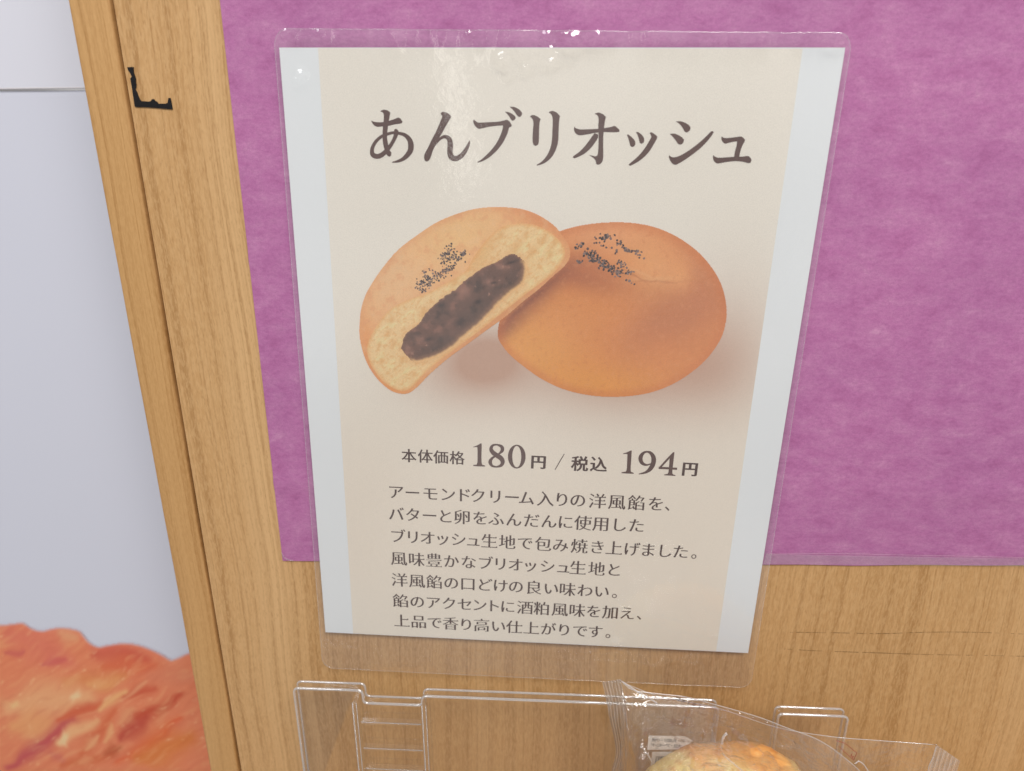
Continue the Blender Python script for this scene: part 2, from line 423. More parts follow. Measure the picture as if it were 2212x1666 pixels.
def croissant_col(x, z):
    q = np.stack([x-K0[0], z-K0[1]], -1) @ KI.T
    X_ = q[..., 0]; Y_ = q[..., 1]
    wx = X_+60*(fbm(X_/300, Y_/300, 5, 2)-0.5)*2; wy = Y_+60*(fbm(X_/300, Y_/300, 9, 2)-0.5)*2
    def cap(x0, y0, x1, y1, r):
        dx, dy = x1-x0, y1-y0; t = np.clip(((wx-x0)*dx+(wy-y0)*dy)/(dx*dx+dy*dy), 0, 1)
        return np.exp(-(((wx-x0-t*dx)**2+(wy-y0-t*dy)**2)/(r*(0.5+np.sin(math.pi*np.clip(t, 0.05, 0.95))*0.7))**2))
    a = -0.62; u = wx*math.cos(a)+wy*math.sin(a); w = -wx*math.sin(a)+wy*math.cos(a)
    n = fbm(u/330, w/60, 11, 5); n2 = fbm(u/160, w/48, 23, 4); n3 = fbm(X_/90, Y_/90, 31, 4)
    c = np.broadcast_to(C(194, 116, 88), x.shape+(3,)).copy()
    for (x0, y0, x1, y1, r, col, k) in (
        (100, 200, 700, 480, 150, (190, 104, 90), .7), (600, 230, 760, 260, 60, (196, 142, 110), .8), (1000, 400, 1500, 470, 90, (178, 84, 70), .9), (1100, 540, 1650, 560, 70, (186, 92, 66), .7),
        (60, 420, 220, 390, 30, (176, 84, 84), .7), (460, 530, 680, 450, 35, (178, 84, 86), .7), (700, 720, 1250, 640, 90, (190, 120, 80), .8), (900, 720, 1200, 680, 50, (198, 140, 96), .7),
        (100, 960, 900, 860, 170, (200, 150, 112), .8), (150, 1200, 500, 1150, 150, (198, 140, 98), .8), (760, 860, 820, 860, 45, (210, 176, 140), .8), (150, 940, 170, 900, 40, (208, 170, 124), .6),
        (100, 1620, 820, 1080, 80, (168, 76, 80), .95), (640, 1120, 1050, 900, 50, (182, 88, 64), .9), (1050, 960, 1290, 790, 50, (202, 152, 108), .9), (1290, 850, 1560, 760, 60, (174, 76, 58), .8),
        (660, 1320, 1020, 1100, 60, (204, 156, 116), .9), (690, 1310, 740, 1290, 60, (212, 178, 140), .8), (880, 1450, 1220, 1000, 70, (184, 94, 66), .8), (920, 1400, 1010, 1270, 36, (202, 152, 114), .7), (1120, 1330, 1200, 1130, 40, (200, 146, 106), .8),
        (1300, 1280, 1560, 1080, 90, (164, 70, 60), .9), (1480, 1060, 1860, 860, 70, (166, 68, 52), .85), (1320, 1100, 1420, 1020, 70, (196, 136, 102), .7), (1280, 1560, 1900, 1060, 60, (190, 88, 60), .8), (1500, 1500, 2000, 1300, 160, (186, 108, 58), .8),
        (1560, 660, 1900, 620, 120, (188, 114, 90), .8), (1250, 900, 1500, 700, 20, (200, 146, 112), .6), (700, 1600, 1200, 1480, 70, (180, 92, 62), .7), (1160, 1440, 1260, 1390, 60, (160, 78, 54), .8), (560, 1450, 700, 1540, 60, (178, 96, 88), .6), (880, 1570, 980, 1520, 50, (198, 134, 100), .7)):
        c = mixc(c, C(*col), np.clip(cap(x0, y0, x1, y1, r), 0, 1)*k)
    c = mixc(c, C(204, 156, 116), sstep(0.52, 0.76, n)*0.24)
    c = mixc(c, C(174, 84, 66), sstep(0.47, 0.24, n)*0.22)
    c = mixc(c, C(212, 174, 136), sstep(0.60, 0.80, n2)*sstep(0.45, 0.66, n3)*0.5)
    d = edge_dist(poly, x, z)
    c = mixc(c, C(194, 110, 92), sstep(0.010, 0.0, d)*0.35)
    c = np.clip(c*np.array([1.26, 1.28, 1.20]), 0, 0.9)
    return mixc(c, C(196, 190, 198), sstep(0.0022, 0.0, d)*0.75)
grid_print(poly, gx, gz, BY-0.0007, croissant_col, 'croissant_picture', banner)

# ------------------------------------------------------------------ purple sheet
PY = -0.0006
p_tl = at(475, 0, PY); p_bl = at(611, 1212, PY); p_br = at(2212, 1222, PY)
el = (p_bl-p_tl)/(p_bl[2]-p_tl[2]); ebx = (p_br-p_bl)/(p_br[0]-p_bl[0])
nx, nz = 90, 80; V = []; xr_p = 0.36; zt_p = 0.19
for j in range(nz+1):
    t = j/nz
    for i in range(nx+1):
        s = i/nx
        bot = p_bl + ebx*((xr_p-p_bl[0])*s)
        zz = bot[2]+(zt_p-bot[2])*t
        xl = p_bl[0]+el[0]*(zz-p_bl[2])
        x = xl+(xr_p-xl)*s
        lift = 0.00035*(vnoise(np.array(x*16), np.array(zz*11), 3))
        crease = sum(0.00055*math.exp(-((zz-zc-0.0015*math.sin(x*14))/0.0016)**2) for zc in (-0.035, -0.135))
        if j == 0: zz += 0.00035*math.sin(x*37)+0.0002*math.sin(x*121)
        V.append((x, PY-float(lift)-crease, zz))
i = np.arange((nx+1)*(nz+1)).reshape(nz+1, nx+1)
F = np.stack([i[:-1, :-1], i[:-1, 1:], i[1:, 1:], i[1:, :-1]], -1).reshape(-1, 4)
purple = thing('purple_sheet', 'mottled purple washi-style paper sheet pinned on the wood panel behind the laminated sign', 'paper', tuple(p_bl))
mesh('paper', V, F, PURPLE, purple, True)
a = at(1655, 1197, PY-0.0012); b = at(2300, 1208, PY-0.0012); c = at(2300, 1224, PY-0.0012); d = at(1650, 1219, PY-0.0012)
mesh('film_border', [a, b, c, d], [(0, 1, 2, 3)], TAPE, purple)
g = Geo(); g.tube([at(x, y, PY-0.0012) for x, y in spline([(608, 1194), (613, 1203), (622, 1209), (634, 1211)], False, 4)], 0.00022)
g.obj('tape_scrap', TAPE, purple)
g = Geo(); g.tube([at(x, y, PY-0.0013) for x, y in spline([(1655, 1197), (1800, 1196), (1950, 1199), (2100, 1202), (2300, 1207)], False, 4)], 0.0001)
g.obj('film_crease', TAPE, purple)

# black L-shaped tape remnant
Lp = [(190, 295), (350, 290), (352, 420), (385, 520), (410, 590), (412, 700), (425, 740), (418, 830), (400, 870), (440, 940), (480, 1060), (520, 1140),
      (560, 1180), (640, 1180), (740, 1190), (800, 1180), (830, 1130), (880, 1125), (915, 1170), (960, 1190), (995, 1245), (1080, 1245), (1180, 1245), (1240, 1225), (1260, 1100),
      (1310, 1095), (1335, 1200), (1368, 1390), (1200, 1380), (900, 1352), (650, 1335), (400, 1330), (380, 1290), (350, 1080), (310, 820), (270, 590), (290, 560), (310, 540), (260, 430), (210, 370)]
q = [at(*src(300+x/10.41, 140+y/10.41), -0.0003) for x, y in Lp]
g = Geo(); g.prism([(p[0], p[2]) for p in q], -0.0004, -0.00002)
tapeo = g.obj('tape_remnant', BLACKTAPE)
tag(tapeo, 'torn black L-shaped tape remnant on the wood beside the purple sheet', 'tape')

# ------------------------------------------------------------------ laminated sign
SY = -0.0030
tl, tr_, br, bl = [at(*p, SY) for p in ((603, 103), (1826, 103), (1616, 1411), (703, 1366))]
sign = thing('bakery_sign', 'laminated white and beige Japanese sign showing a cut bun and price', 'sign', tuple((bl+br)/2))
def quadgrid(c, nx, nz, yf=None, corner_r=0.0):
    c = [np.array(p) for p in c]; V = []
    for j in range(nz+1):
        t = j/nz
        for i_ in range(nx+1):
            s = i_/nx
            p = (c[0]*(1-s)+c[1]*s)*(1-t)+(c[3]*(1-s)+c[2]*s)*t
            V.append(p)
    V = np.array(V)
    i = np.arange((nx+1)*(nz+1)).reshape(nz+1, nx+1)
    F = np.stack([i[:-1, :-1], i[1:, :-1], i[1:, 1:], i[:-1, 1:]], -1).reshape(-1, 4)
    return V, F
g = Geo(); g.prism([(p[0], p[2]) for p in (tl, tr_, br, bl)], SY, SY+0.0004); g.obj('paper', WHITEP, sign)
# beige printed field
ptl, ptr, pbr, pbl = [at(*p, SY-0.00005) for p in ((687, 104), (1734, 105), (1547, 1407), (763, 1368.6))]
V, F = quadgrid((ptl, ptr, pbr, pbl), 200, 240)
tt = np.repeat(np.linspace(0, 1, 241), 201); ss = np.tile(np.linspace(0, 1, 201), 241)
# shadow under the photographed buns is part of the printed picture
def pxw(x, y, Y=SY): return at(x, y, Y)
wc = at(1330, 800, SY); hc = at(960, 830, SY)
def blob(cen, rx, rz):
    return np.exp(-(((V[:, 0]-cen[0])/rx)**2+((V[:, 2]-cen[2])/rz)**2))
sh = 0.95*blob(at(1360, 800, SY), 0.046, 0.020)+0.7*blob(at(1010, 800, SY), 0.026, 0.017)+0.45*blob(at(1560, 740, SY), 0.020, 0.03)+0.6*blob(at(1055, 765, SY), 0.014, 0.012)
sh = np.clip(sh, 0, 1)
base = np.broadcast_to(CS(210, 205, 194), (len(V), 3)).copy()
base = mixc(base, CS(209, 200, 186), sstep(0.25, 0.75, tt))  # mild tint lower down, partly lighting painted into the print
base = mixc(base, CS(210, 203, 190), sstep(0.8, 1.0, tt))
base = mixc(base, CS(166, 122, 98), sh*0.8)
base *= (0.985+0.03*fbm(V[:, 0]*500, V[:, 2]*500, 3))[:, None]
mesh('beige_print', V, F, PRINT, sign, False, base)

# --- printed pictures of the buns
A = lambda pts: np.array([at(*src(880+x/3.332, 500+y/3.332), SY)[[0, 2]] for x, y in pts])
B = lambda pts: np.array([at(*src(1220+x/3.203, 520+y/3.203), SY)[[0, 2]] for x, y in pts])
whole = spline(B([(570, 190), (700, 150), (850, 125), (1000, 115), (1150, 120), (1300, 145), (1430, 190), (1560, 260), (1690, 360), (1800, 490), (1870, 620),
    (1905, 760), (1908, 880), (1880, 1010), (1820, 1120), (1730, 1230), (1610, 1330), (1480, 1410), (1330, 1470), (1150, 1505), (950, 1512), (780, 1495), (600, 1450),
    (430, 1370), (300, 1280), (190, 1190), (120, 1110), (80, 1030), (95, 900), (180, 700), (330, 400), (450, 260)]), True, 4)
half = spline(A([(65, 1020), (75, 920), (110, 800), (170, 690), (260, 560), (380, 420), (520, 310), (700, 190), (850, 125), (1000, 80), (1150, 60), (1300, 62),
    (1430, 80), (1550, 125), (1640, 180), (1700, 230), (1740, 280), (1800, 370), (1818, 440), (1805, 500), (1760, 560), (1680, 630), (1560, 740), (1420, 850), (1280, 970),
    (1100, 1100), (950, 1210), (800, 1320), (660, 1440), (540, 1560), (480, 1605), (420, 1615), (330, 1590), (230, 1510), (160, 1420), (110, 1320), (75, 1200), (62, 1100)]), True, 4)
crumb = spline(A([(130, 1220), (150, 1150), (200, 1060), (270, 960), (350, 890), (450, 840), (600, 785), (720, 725), (850, 655), (950, 590), (1000, 500), (1060, 410),
    (1150, 300), (1240, 230), (1350, 200), (1480, 200), (1600, 240), (1700, 310), (1765, 400), (1770, 470), (1720, 560), (1640, 640), (1480, 760), (1300, 900), (1100, 1060),
    (900, 1210), (740, 1330), (600, 1450), (500, 1560), (430, 1590), (350, 1570), (250, 1500), (180, 1410), (135, 1310)]), True, 4)
fill = A([(410, 1240), (440, 1130), (480, 1090), (560, 1030), (610, 950), (680, 880), (760, 810), (860, 750), (920, 690), (1000, 630), (1100, 560), (1200, 520), (1290, 465),
    (1340, 450), (1400, 480), (1450, 540), (1450, 620), (1420, 700), (1330, 770), (1230, 860), (1150, 950), (1050, 1050), (950, 1130), (840, 1230), (720, 1300), (600, 1340), (520, 1350), (470, 1310)])
fill = spline(fill, True, 8)
jit = (fbm(np.arange(len(fill))*0.45, np.zeros(len(fill)), 9)-0.5)*0.0016
cen = fill.mean(0); fill = fill + (fill-cen)/np.linalg.norm(fill-cen, axis=1)[:, None]*jit[:, None]
def rngs(poly, st=0.00019):
    return np.arange(poly[:, 0].min()-st, poly[:, 0].max()+st, st), np.arange(poly[:, 1].min()-st, poly[:, 1].max()+st, st)
def G(x, z, c, rx, rz, rot=0.0):
    dx, dz = x-c[0], z-c[1]; a, b = dx*math.cos(rot)+dz*math.sin(rot), -dx*math.sin(rot)+dz*math.cos(rot)
    return np.exp(-((a/rx)**2+(b/rz)**2))
Bp = lambda x, y: B([(x, y)])[0]
Ap = lambda x, y: A([(x, y)])[0]
def whole_col(x, z):
    d = edge_dist(whole, x, z); n = fbm(x*420, z*420, 2, 4); n2 = fbm(x*60, z*60, 8, 3); n3 = fbm(x*1500, z*1500, 12, 2)
    c = np.broadcast_to(CS(196, 124, 72), x.shape+(3,)).copy()
    L = lambda col, g_, k: mixc(c, CS(*col), np.clip(g_, 0, 1)*k)
    c = L((210, 148, 78), 1.1*G(x, z, Bp(330, 1130), 0.024, 0.020, -0.4), 0.9)
    c = L((208, 142, 70), G(x, z, Bp(760, 1430), 0.036, 0.011), 0.85)
    c = L((212, 152, 108), G(x, z, Bp(950, 165), 0.034, 0.011, -0.1), 0.8)
    c = L((214, 156, 104), G(x, z, Bp(1380, 470), 0.016, 0.012, -0.3), 0.8)
    c = L((206, 140, 92), G(x, z, Bp(1560, 330), 0.02, 0.010, -0.7), 0.6)
    c = L((203, 136, 82), G(x, z, Bp(700, 860), 0.024, 0.014), 0.55)
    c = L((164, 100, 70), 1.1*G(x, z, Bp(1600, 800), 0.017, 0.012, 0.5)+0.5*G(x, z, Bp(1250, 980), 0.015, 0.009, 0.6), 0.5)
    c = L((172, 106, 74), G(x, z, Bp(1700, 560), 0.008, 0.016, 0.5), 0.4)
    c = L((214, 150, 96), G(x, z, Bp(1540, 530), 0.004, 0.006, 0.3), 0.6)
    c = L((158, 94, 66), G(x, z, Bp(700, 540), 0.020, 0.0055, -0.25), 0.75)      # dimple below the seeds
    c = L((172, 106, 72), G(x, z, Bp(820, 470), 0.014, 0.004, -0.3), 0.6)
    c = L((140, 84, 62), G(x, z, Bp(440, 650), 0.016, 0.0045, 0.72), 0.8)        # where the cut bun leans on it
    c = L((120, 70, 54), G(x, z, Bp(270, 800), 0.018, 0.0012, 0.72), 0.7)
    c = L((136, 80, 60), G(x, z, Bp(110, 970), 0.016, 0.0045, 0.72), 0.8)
    xw = x; zw = z+0.0006*(fbm(x*120, z*120, 70, 2)-0.5)*4
    c = L((152, 90, 58), G(xw, zw, Bp(1330, 590), 0.010, 0.0005, 0.02), 0.4)     # crease
    c = L((220, 164, 114), G(xw, zw, Bp(1330, 570), 0.010, 0.0009, 0.05), 0.35)
    c = L((160, 98, 62), G(xw, zw, Bp(1180, 545), 0.006, 0.0004, -0.6), 0.5)
    c = L((218, 160, 112), G(xw, zw, Bp(1230, 520), 0.007, 0.0007, -0.4), 0.5)
    c = mixc(c, CS(186, 108, 62), sstep(0.005, 0.0, d)*0.5)
    c = mixc(c, CS(204, 142, 96), sstep(0.55, 0.8, n)*0.2)
    c = mixc(c, CS(182, 108, 66), sstep(0.45, 0.2, n)*0.25)
    return c*((0.96+0.08*n2)*(0.97+0.06*n3))[:, None]
gx, gz = rngs(whole)
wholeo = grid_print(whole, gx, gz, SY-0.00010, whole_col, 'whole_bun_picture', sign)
def half_col(x, z):
    d = edge_dist(half, x, z); n = fbm(x*240, z*240, 3, 5); n2 = fbm(x*70, z*70, 6, 3)
    c = np.broadcast_to(CS(216, 164, 114), x.shape+(3,)).copy()
    c = mixc(c, CS(222, 172, 128), np.clip(G(x, z, Ap(380, 650), 0.014, 0.016), 0, 1)*0.8)
    c = mixc(c, CS(200, 132, 82), np.clip(G(x, z, Ap(1520, 130), 0.022, 0.006, -0.5), 0, 1)*0.9)
    c = mixc(c, CS(223, 176, 122), np.clip(G(x, z, Ap(900, 300), 0.018, 0.010, 0.4), 0, 1)*0.6)
    c = mixc(c, CS(210, 142, 80), np.clip(G(x, z, Ap(300, 1560), 0.012, 0.012), 0, 1)*0.9)
    c = mixc(c, CS(208, 138, 78), np.clip(G(x, z, Ap(140, 1250), 0.004, 0.014, 0.1), 0, 1)*0.8)
    c = mixc(c, CS(190, 126, 78), np.clip(G(x, z, Ap(1100, 1090), 0.035, 0.0025, 0.72), 0, 1)*0.7)
    c = mixc(c, CS(194, 124, 84), np.clip(G(x, z, Ap(640, 850), 0.020, 0.004, 0.45)*0.5, 0, 1))
    c = mixc(c, CS(200, 132, 88), sstep(0.0035, 0.0, d)*0.35)
    c = mixc(c, CS(202, 138, 96), sstep(0.48, 0.26, n)*0.4)
    c = mixc(c, CS(224, 176, 136), sstep(0.52, 0.76, n)*0.24)
    return c*(0.96+0.08*n2)[:, None]
gx, gz = rngs(half)
halfo = grid_print(half, gx, gz, SY-0.00015, half_col, 'cut_bun_picture', sign)
def crumb_col(x, z):
    d = edge_dist(crumb, x, z); df = edge_dist(fill, x, z)
    a = 0.72; u = x*math.cos(a)+z*math.sin(a); w = -x*math.sin(a)+z*math.cos(a)
    n = fbm(x*430+0.5*fbm(x*300, z*300, 7), z*430, 13, 4); n2 = fbm(u*160, w*300, 21, 4); n3 = fbm(x*1300, z*1300, 27, 3); n4 = fbm(u*420, w*900, 33, 3)
    c = np.broadcast_to(CS(221, 182, 134), x.shape+(3,)).copy()
    c = mixc(c, CS(198, 148, 88), sstep(0.48, 0.26, n)*0.45)
    c = mixc(c, CS(230, 196, 146), sstep(0.50, 0.74, n2)*0.7)
    c = mixc(c, CS(204, 152, 92), sstep(0.56, 0.76, n4)*0.45)
    c = mixc(c, CS(202, 150, 88), np.clip(G(x, z, Ap(1080, 440), 0.004, 0.010, -0.5), 0, 1)*0.6)
    c = mixc(c, CS(206, 152, 98), sstep(0.0030, 0.0, df)*0.35)
    c = mixc(c, CS(208, 148, 86), sstep(0.0017, 0.0, d)*0.55)
    for (hx, hy, r) in ((1500, 440, .0016), (1370, 395, .0019), (1650, 450, .0013), (1590, 340, .0012), (1690, 360, .001), (300, 1110, .0012), (350, 1200, .0014), (420, 1330, .0010), (250, 1340, .0011), (520, 1450, .001), (600, 940, .0016), (850, 690, .0018), (1240, 300, .0012), (1450, 290, .001), (330, 1000, .0012), (230, 1200, .0009)):
        e = G(x, z, Ap(hx, hy), r, r*1.5, -0.5)
        c = mixc(c, CS(198, 148, 88), np.clip(e*(0.6+0.8*n), 0, 1)*0.6)
        c = mixc(c, CS(230, 194, 146), np.clip(G(x, z, Ap(hx+22, hy+34), r*0.9, r*0.5, 0.4), 0, 1)*0.5)
    return c*(0.93+0.14*n3)[:, None]
gx, gz = rngs(crumb)
grid_print(crumb, gx, gz, SY-0.00020, crumb_col, 'crumb', halfo)
def fill_col(x, z):
    d = edge_dist(fill, x, z); n = fbm(x*190, z*190, 41, 5); n2 = fbm(x*120, z*120, 45, 5); n3 = fbm(x*520, z*520, 47, 4)
    a = 0.72; w = -(x-cen[0])*math.sin(a)+(z-cen[1])*math.cos(a)          # + towards the crumb's upper side
    c = np.broadcast_to(CS(98, 72, 61), x.shape+(3,)).copy()
    c = mixc(c, CS(68, 53, 46), sstep(0.52, 0.28, n)*0.85)
    c = mixc(c, CS(130, 92, 77), sstep(0.52, 0.74, n2)*0.75)
    c = mixc(c, CS(82, 66, 58), sstep(0.001, -0.006, w)*0.5)
    for (hx, hy, rx, rz) in ((940, 760, .0022, .0025), (1150, 690, .0026, .0016), (570, 1170, .0028, .002), (460, 1260, .0022, .003), (1250, 560, .003, .0014)):
        c = mixc(c, CS(146, 106, 90), np.clip(G(x, z, Ap(hx, hy), rx, rz)*(0.6+0.8*n3), 0, 1)*0.7)
    for (hx, hy, rx, rz) in ((740, 880, .0018, .0012), (900, 1020, .003, .0024), (640, 1160, .0024, .001), (1330, 520, .0026, .0006), (1050, 850, .002, .001), (1180, 690, .0016, .0007)):
        c = mixc(c, CS(52, 42, 38), np.clip(G(x, z, Ap(hx, hy), rx, rz, 0.3), 0, 1)*0.8)
    c = mixc(c, CS(166, 124, 104), sstep(0.70, 0.84, n3)*0.5)
    lowr = sstep(0.0, -0.004, w)
    c = mixc(c, CS(150, 112, 84), sstep(0.0034, 0.0005, d)*lowr*0.6)
    c = mixc(c, CS(213, 170, 118), sstep(0.0015, 0.0002, d)*lowr)      # paste smeared into the lower crumb
    return mixc(c, CS(140, 102, 78), sstep(0.0008, 0.0, d)*0.55*(1-lowr))*(0.94+0.12*n3)[:, None]
gx, gz = rngs(fill)
grid_print(fill, gx, gz, SY-0.00025, fill_col, 'bean_filling', halfo)
def seeds(cl, conv, Y, parent, seed, big=1.0):
    r = random.Random(seed); gg = Geo(); pts = []; tint = []
    for (x0, y0, x1, y1, w, n) in cl:
        for _ in range(int(n*1.8)):
            t = r.random(); px = x0+(x1-x0)*t+r.gauss(0, w*0.72); py = y0+(y1-y0)*t+r.gauss(0, w*0.72)
            if all((px-a)**2+(py-b)**2 > (8.0*big)**2 for a, b in pts): pts.append((px, py))
    for k, (px, py) in enumerate(pts):
        c = conv(px, py); R_ = r.uniform(0.00027, 0.00048)*big; a0 = r.uniform(0, 3.1); e = r.uniform(0.6, 1)
        y = Y-0.000004*(k % 9)
        vs = []
        for q_ in range(7):
            a = 2*math.pi*q_/7; ux, uz = R_*math.cos(a), R_*e*math.sin(a)
            vs.append((c[0]+ux*math.cos(a0)-uz*math.sin(a0), y, c[1]+ux*math.sin(a0)+uz*math.cos(a0)))
        gg.add(vs, [tuple(range(7))]); t_ = r.random()**1.6; tint += [mixc(CS(54, 46, 44), CS(132, 112, 104), np.array(t_))]*7
    return mesh('poppy_seed_topping', gg.v, gg.f, PRINT, parent, False, np.array(tint))
seeds([(560, 740, 860, 540, 26, 110), (540, 700, 640, 640, 22, 30), (740, 480, 820, 410, 24, 32), (760, 500, 930, 450, 30, 34), (880, 500, 950, 430, 14, 16), (520, 750, 620, 760, 14, 10), (600, 600, 660, 570, 12, 5)], Ap, SY-0.00021, halfo, 3)
seeds([(800, 370, 1060, 530, 24, 130), (760, 360, 860, 350, 10, 14), (690, 330, 760, 285, 14, 13), (880, 240, 980, 230, 20, 22), (1030, 275, 1130, 330, 20, 14), (1090, 330, 1150, 350, 12, 12), (1170, 340, 1230, 390, 18, 9),
       (1040, 440, 1120, 470, 18, 18), (1100, 520, 1160, 520, 14, 10), (930, 310, 1050, 350, 14, 7), (1100, 580, 1180, 615, 8, 3), (715, 430, 760, 420, 10, 6), (840, 265, 880, 285, 8, 4)], Bp, SY-0.00016, wholeo, 5, 1.3)

# ------------------------------------------------------------------ printed lettering
def fill_loops(loops):
    # triangulate all outlines together and keep what winds around at least once (holes run the other way)
    loops = [np.asarray(l, float) for l in loops]
    if len(loops) == 2 and len(loops[0]) == len(loops[1]) == 48: loops[1] = loops[1][::-1]      # ring: inner side is a hole
    vin = [Vector((p[0], p[1])) for l in loops for p in l]; ed = []; b = 0
    sc_ = max(max(v.x for v in vin)-min(v.x for v in vin), 1e-9)
    for l in loops:
        n = len(l); ed += [(b+k, b+(k+1) % n) for k in range(n)]; b += n
    o0 = vin[0].copy(); vin = [(v-o0)/sc_ for v in vin]
    r = delaunay_2d_cdt(vin, ed, [], 0, 1e-6)
    vo, fo = r[0], r[2]
    cx = np.array([np.mean([vo[k].x for k in f]) for f in fo]); cz = np.array([np.mean([vo[k].y for k in f]) for f in fo])
    wn_ = np.zeros(len(fo), int)
    for l in loops:
        q = [((p[0]-o0.x)/sc_, (p[1]-o0.y)/sc_) for p in l]
        for k in range(len(q)):
            (x0, y0), (x1, y1) = q[k-1], q[k]
            if y0 == y1: continue
            side = (x1-x0)*(cz-y0)-(cx-x0)*(y1-y0)
            wn_ += ((y0 <= cz) & (y1 > cz) & (side > 0)).astype(int) - ((y0 > cz) & (y1 <= cz) & (side < 0)).astype(int)
    keep = [tuple(f) for f, w in zip(fo, wn_) if w != 0]
    return [(v.x*sc_+o0.x, v.y*sc_+o0.y) for v in vo], keep
def strokes_obj(name, strokes, conv, Y, mat_, parent):
    gg = Geo()
    for k, s in enumerate(strokes):
        pts, tri = fill_loops([s] if not isinstance(s, list) else s)
        gg.add([(*[conv(p[0], p[1])[0]], Y-0.000006*(k % 5), conv(p[0], p[1])[1]) for p in pts], tri)
    return gg.obj(name, mat_, parent)
def T(ox, oy, sc):
    return lambda x, y: at(*src(ox+x/sc, oy+y/sc), SY)[[0, 2]]
TY = SY-0.00012
S = spline
t1 = T(900, 250, 7.373); t2 = T(1160, 250, 7.373); t3 = T(1400, 260, 7.373); t4 = T(1620, 260, 7.373)
title = []
def addt(conv, loops): title.extend([np.array([conv(x, y) for x, y in l]) for l in loops])
addt(t1, [S([(205, 380), (255, 402), (330, 412), (425, 410), (540, 385), (640, 352), (705, 328), (750, 350), (785, 405), (765, 430), (640, 452), (520, 480), (400, 490), (320, 495), (270, 475), (230, 430)]),
  S([(375, 212), (405, 190), (450, 182), (510, 195), (560, 235), (550, 290), (530, 400), (512, 530), (500, 680), (520, 820), (550, 930), (578, 970), (572, 1030), (540, 1048), (505, 1025), (480, 985), (445, 890), (420, 750), (420, 560), (435, 400), (440, 280), (425, 235)]),
  ribbon([(648, 540, 18), (668, 590, 44), (650, 680, 36), (590, 800, 33), (520, 900, 38), (440, 985, 42), (370, 1030, 45), (300, 1040, 45), (240, 1010, 44), (222, 950, 37), (240, 860, 33), (300, 760, 30), (390, 680, 28), (470, 642, 27)]),
  ribbon([(420, 665, 27), (500, 632, 27), (610, 605, 25), (720, 615, 27), (830, 650, 34), (910, 730, 44), (940, 830, 52), (930, 930, 50), (880, 1010, 45), (800, 1085, 35), (700, 1130, 24), (595, 1150, 8)]),
  S([(1490, 262), (1500, 232), (1540, 220), (1610, 240), (1660, 275), (1680, 310), (1650, 370), (1590, 470), (1520, 600), (1440, 730), (1390, 840), (1345, 930), (1310, 1040), (1275, 1110), (1230, 1138), (1195, 1115), (1183, 1050), (1200, 980), (1260, 870), (1330, 720), (1400, 590), (1460, 450), (1505, 340), (1515, 300)]),
  ribbon([(1360, 860, 12), (1420, 780, 20), (1480, 715, 25), (1550, 680, 30), (1610, 690, 38), (1650, 740, 46), (1665, 820, 52), (1660, 920, 52), (1665, 1000, 52), (1700, 1065, 52), (1770, 1080, 50), (1850, 1045, 45), (1920, 970, 40), (1975, 880, 32), (2010, 800, 20), (2018, 750, 6)])])
addt(t2, [S([(185, 362), (220, 395), (270, 418), (420, 412), (600, 405), (720, 385), (790, 368), (840, 400), (882, 470), (870, 492), (835, 510), (800, 620), (740, 750), (660, 870), (560, 980), (450, 1070), (340, 1130), (250, 1158), (245, 1145), (330, 1090), (430, 1000), (530, 890), (620, 760), (680, 630), (715, 520), (720, 470), (600, 478), (450, 498), (330, 525), (270, 530), (215, 490), (178, 430), (170, 385)]),
  S([(755, 215), (830, 230), (890, 260), (940, 300), (955, 330), (935, 365), (895, 385), (865, 360), (830, 300)]),
  S([(840, 128), (920, 130), (990, 160), (1045, 205), (1070, 250), (1050, 300), (1015, 315), (975, 280), (930, 215), (880, 160)]),
  S([(1217, 308), (1245, 285), (1290, 282), (1360, 312), (1412, 355), (1395, 410), (1385, 560), (1380, 760), (1365, 820), (1325, 850), (1285, 825), (1265, 760), (1268, 600), (1280, 430), (1270, 370), (1250, 335)]),
  S([(1562, 230), (1600, 208), (1645, 205), (1710, 235), (1770, 298), (1755, 380), (1745, 560), (1735, 760), (1700, 900), (1640, 1020), (1550, 1120), (1450, 1180), (1345, 1212), (1340, 1195), (1440, 1130), (1530, 1020), (1590, 890), (1620, 740), (1630, 540), (1635, 360), (1620, 290), (1595, 255)])])
addt(t3, [S([(265, 420), (300, 452), (370, 468), (520, 468), (700, 460), (850, 442), (940, 425), (1005, 408), (1055, 440), (1095, 485), (1090, 518), (1000, 522), (800, 520), (640, 535), (480, 565), (370, 578), (310, 560), (270, 515), (258, 460)]),
  S([(640, 183), (680, 165), (720, 162), (790, 190), (845, 240), (830, 310), (812, 430), (800, 560), (795, 760), (797, 960), (785, 1050), (750, 1100), (700, 1120), (665, 1105), (660, 1060), (630, 1010), (580, 970), (530, 942), (600, 955), (660, 965), (690, 940), (705, 840), (712, 640), (705, 420), (712, 290), (700, 230), (675, 200)]),
  S([(635, 540), (700, 560), (700, 620), (640, 720), (560, 820), (460, 910), (350, 970), (270, 1000), (235, 988), (250, 960), (330, 905), (430, 810), (520, 700), (590, 600)]),
  S([(1232, 568), (1255, 562), (1310, 605), (1365, 660), (1388, 715), (1375, 770), (1335, 795), (1300, 775), (1280, 710), (1258, 630)]),
  S([(1400, 518), (1440, 520), (1490, 555), (1535, 605), (1552, 660), (1540, 710), (1500, 735), (1470, 715), (1455, 650), (1430, 575)]),
  S([(1650, 535), (1680, 525), (1740, 555), (1795, 605), (1780, 650), (1730, 740), (1650, 870), (1560, 970), (1460, 1050), (1360, 1110), (1295, 1138), (1262, 1125), (1290, 1095), (1390, 1010), (1490, 910), (1580, 790), (1640, 690), (1680, 610), (1670, 570)])])
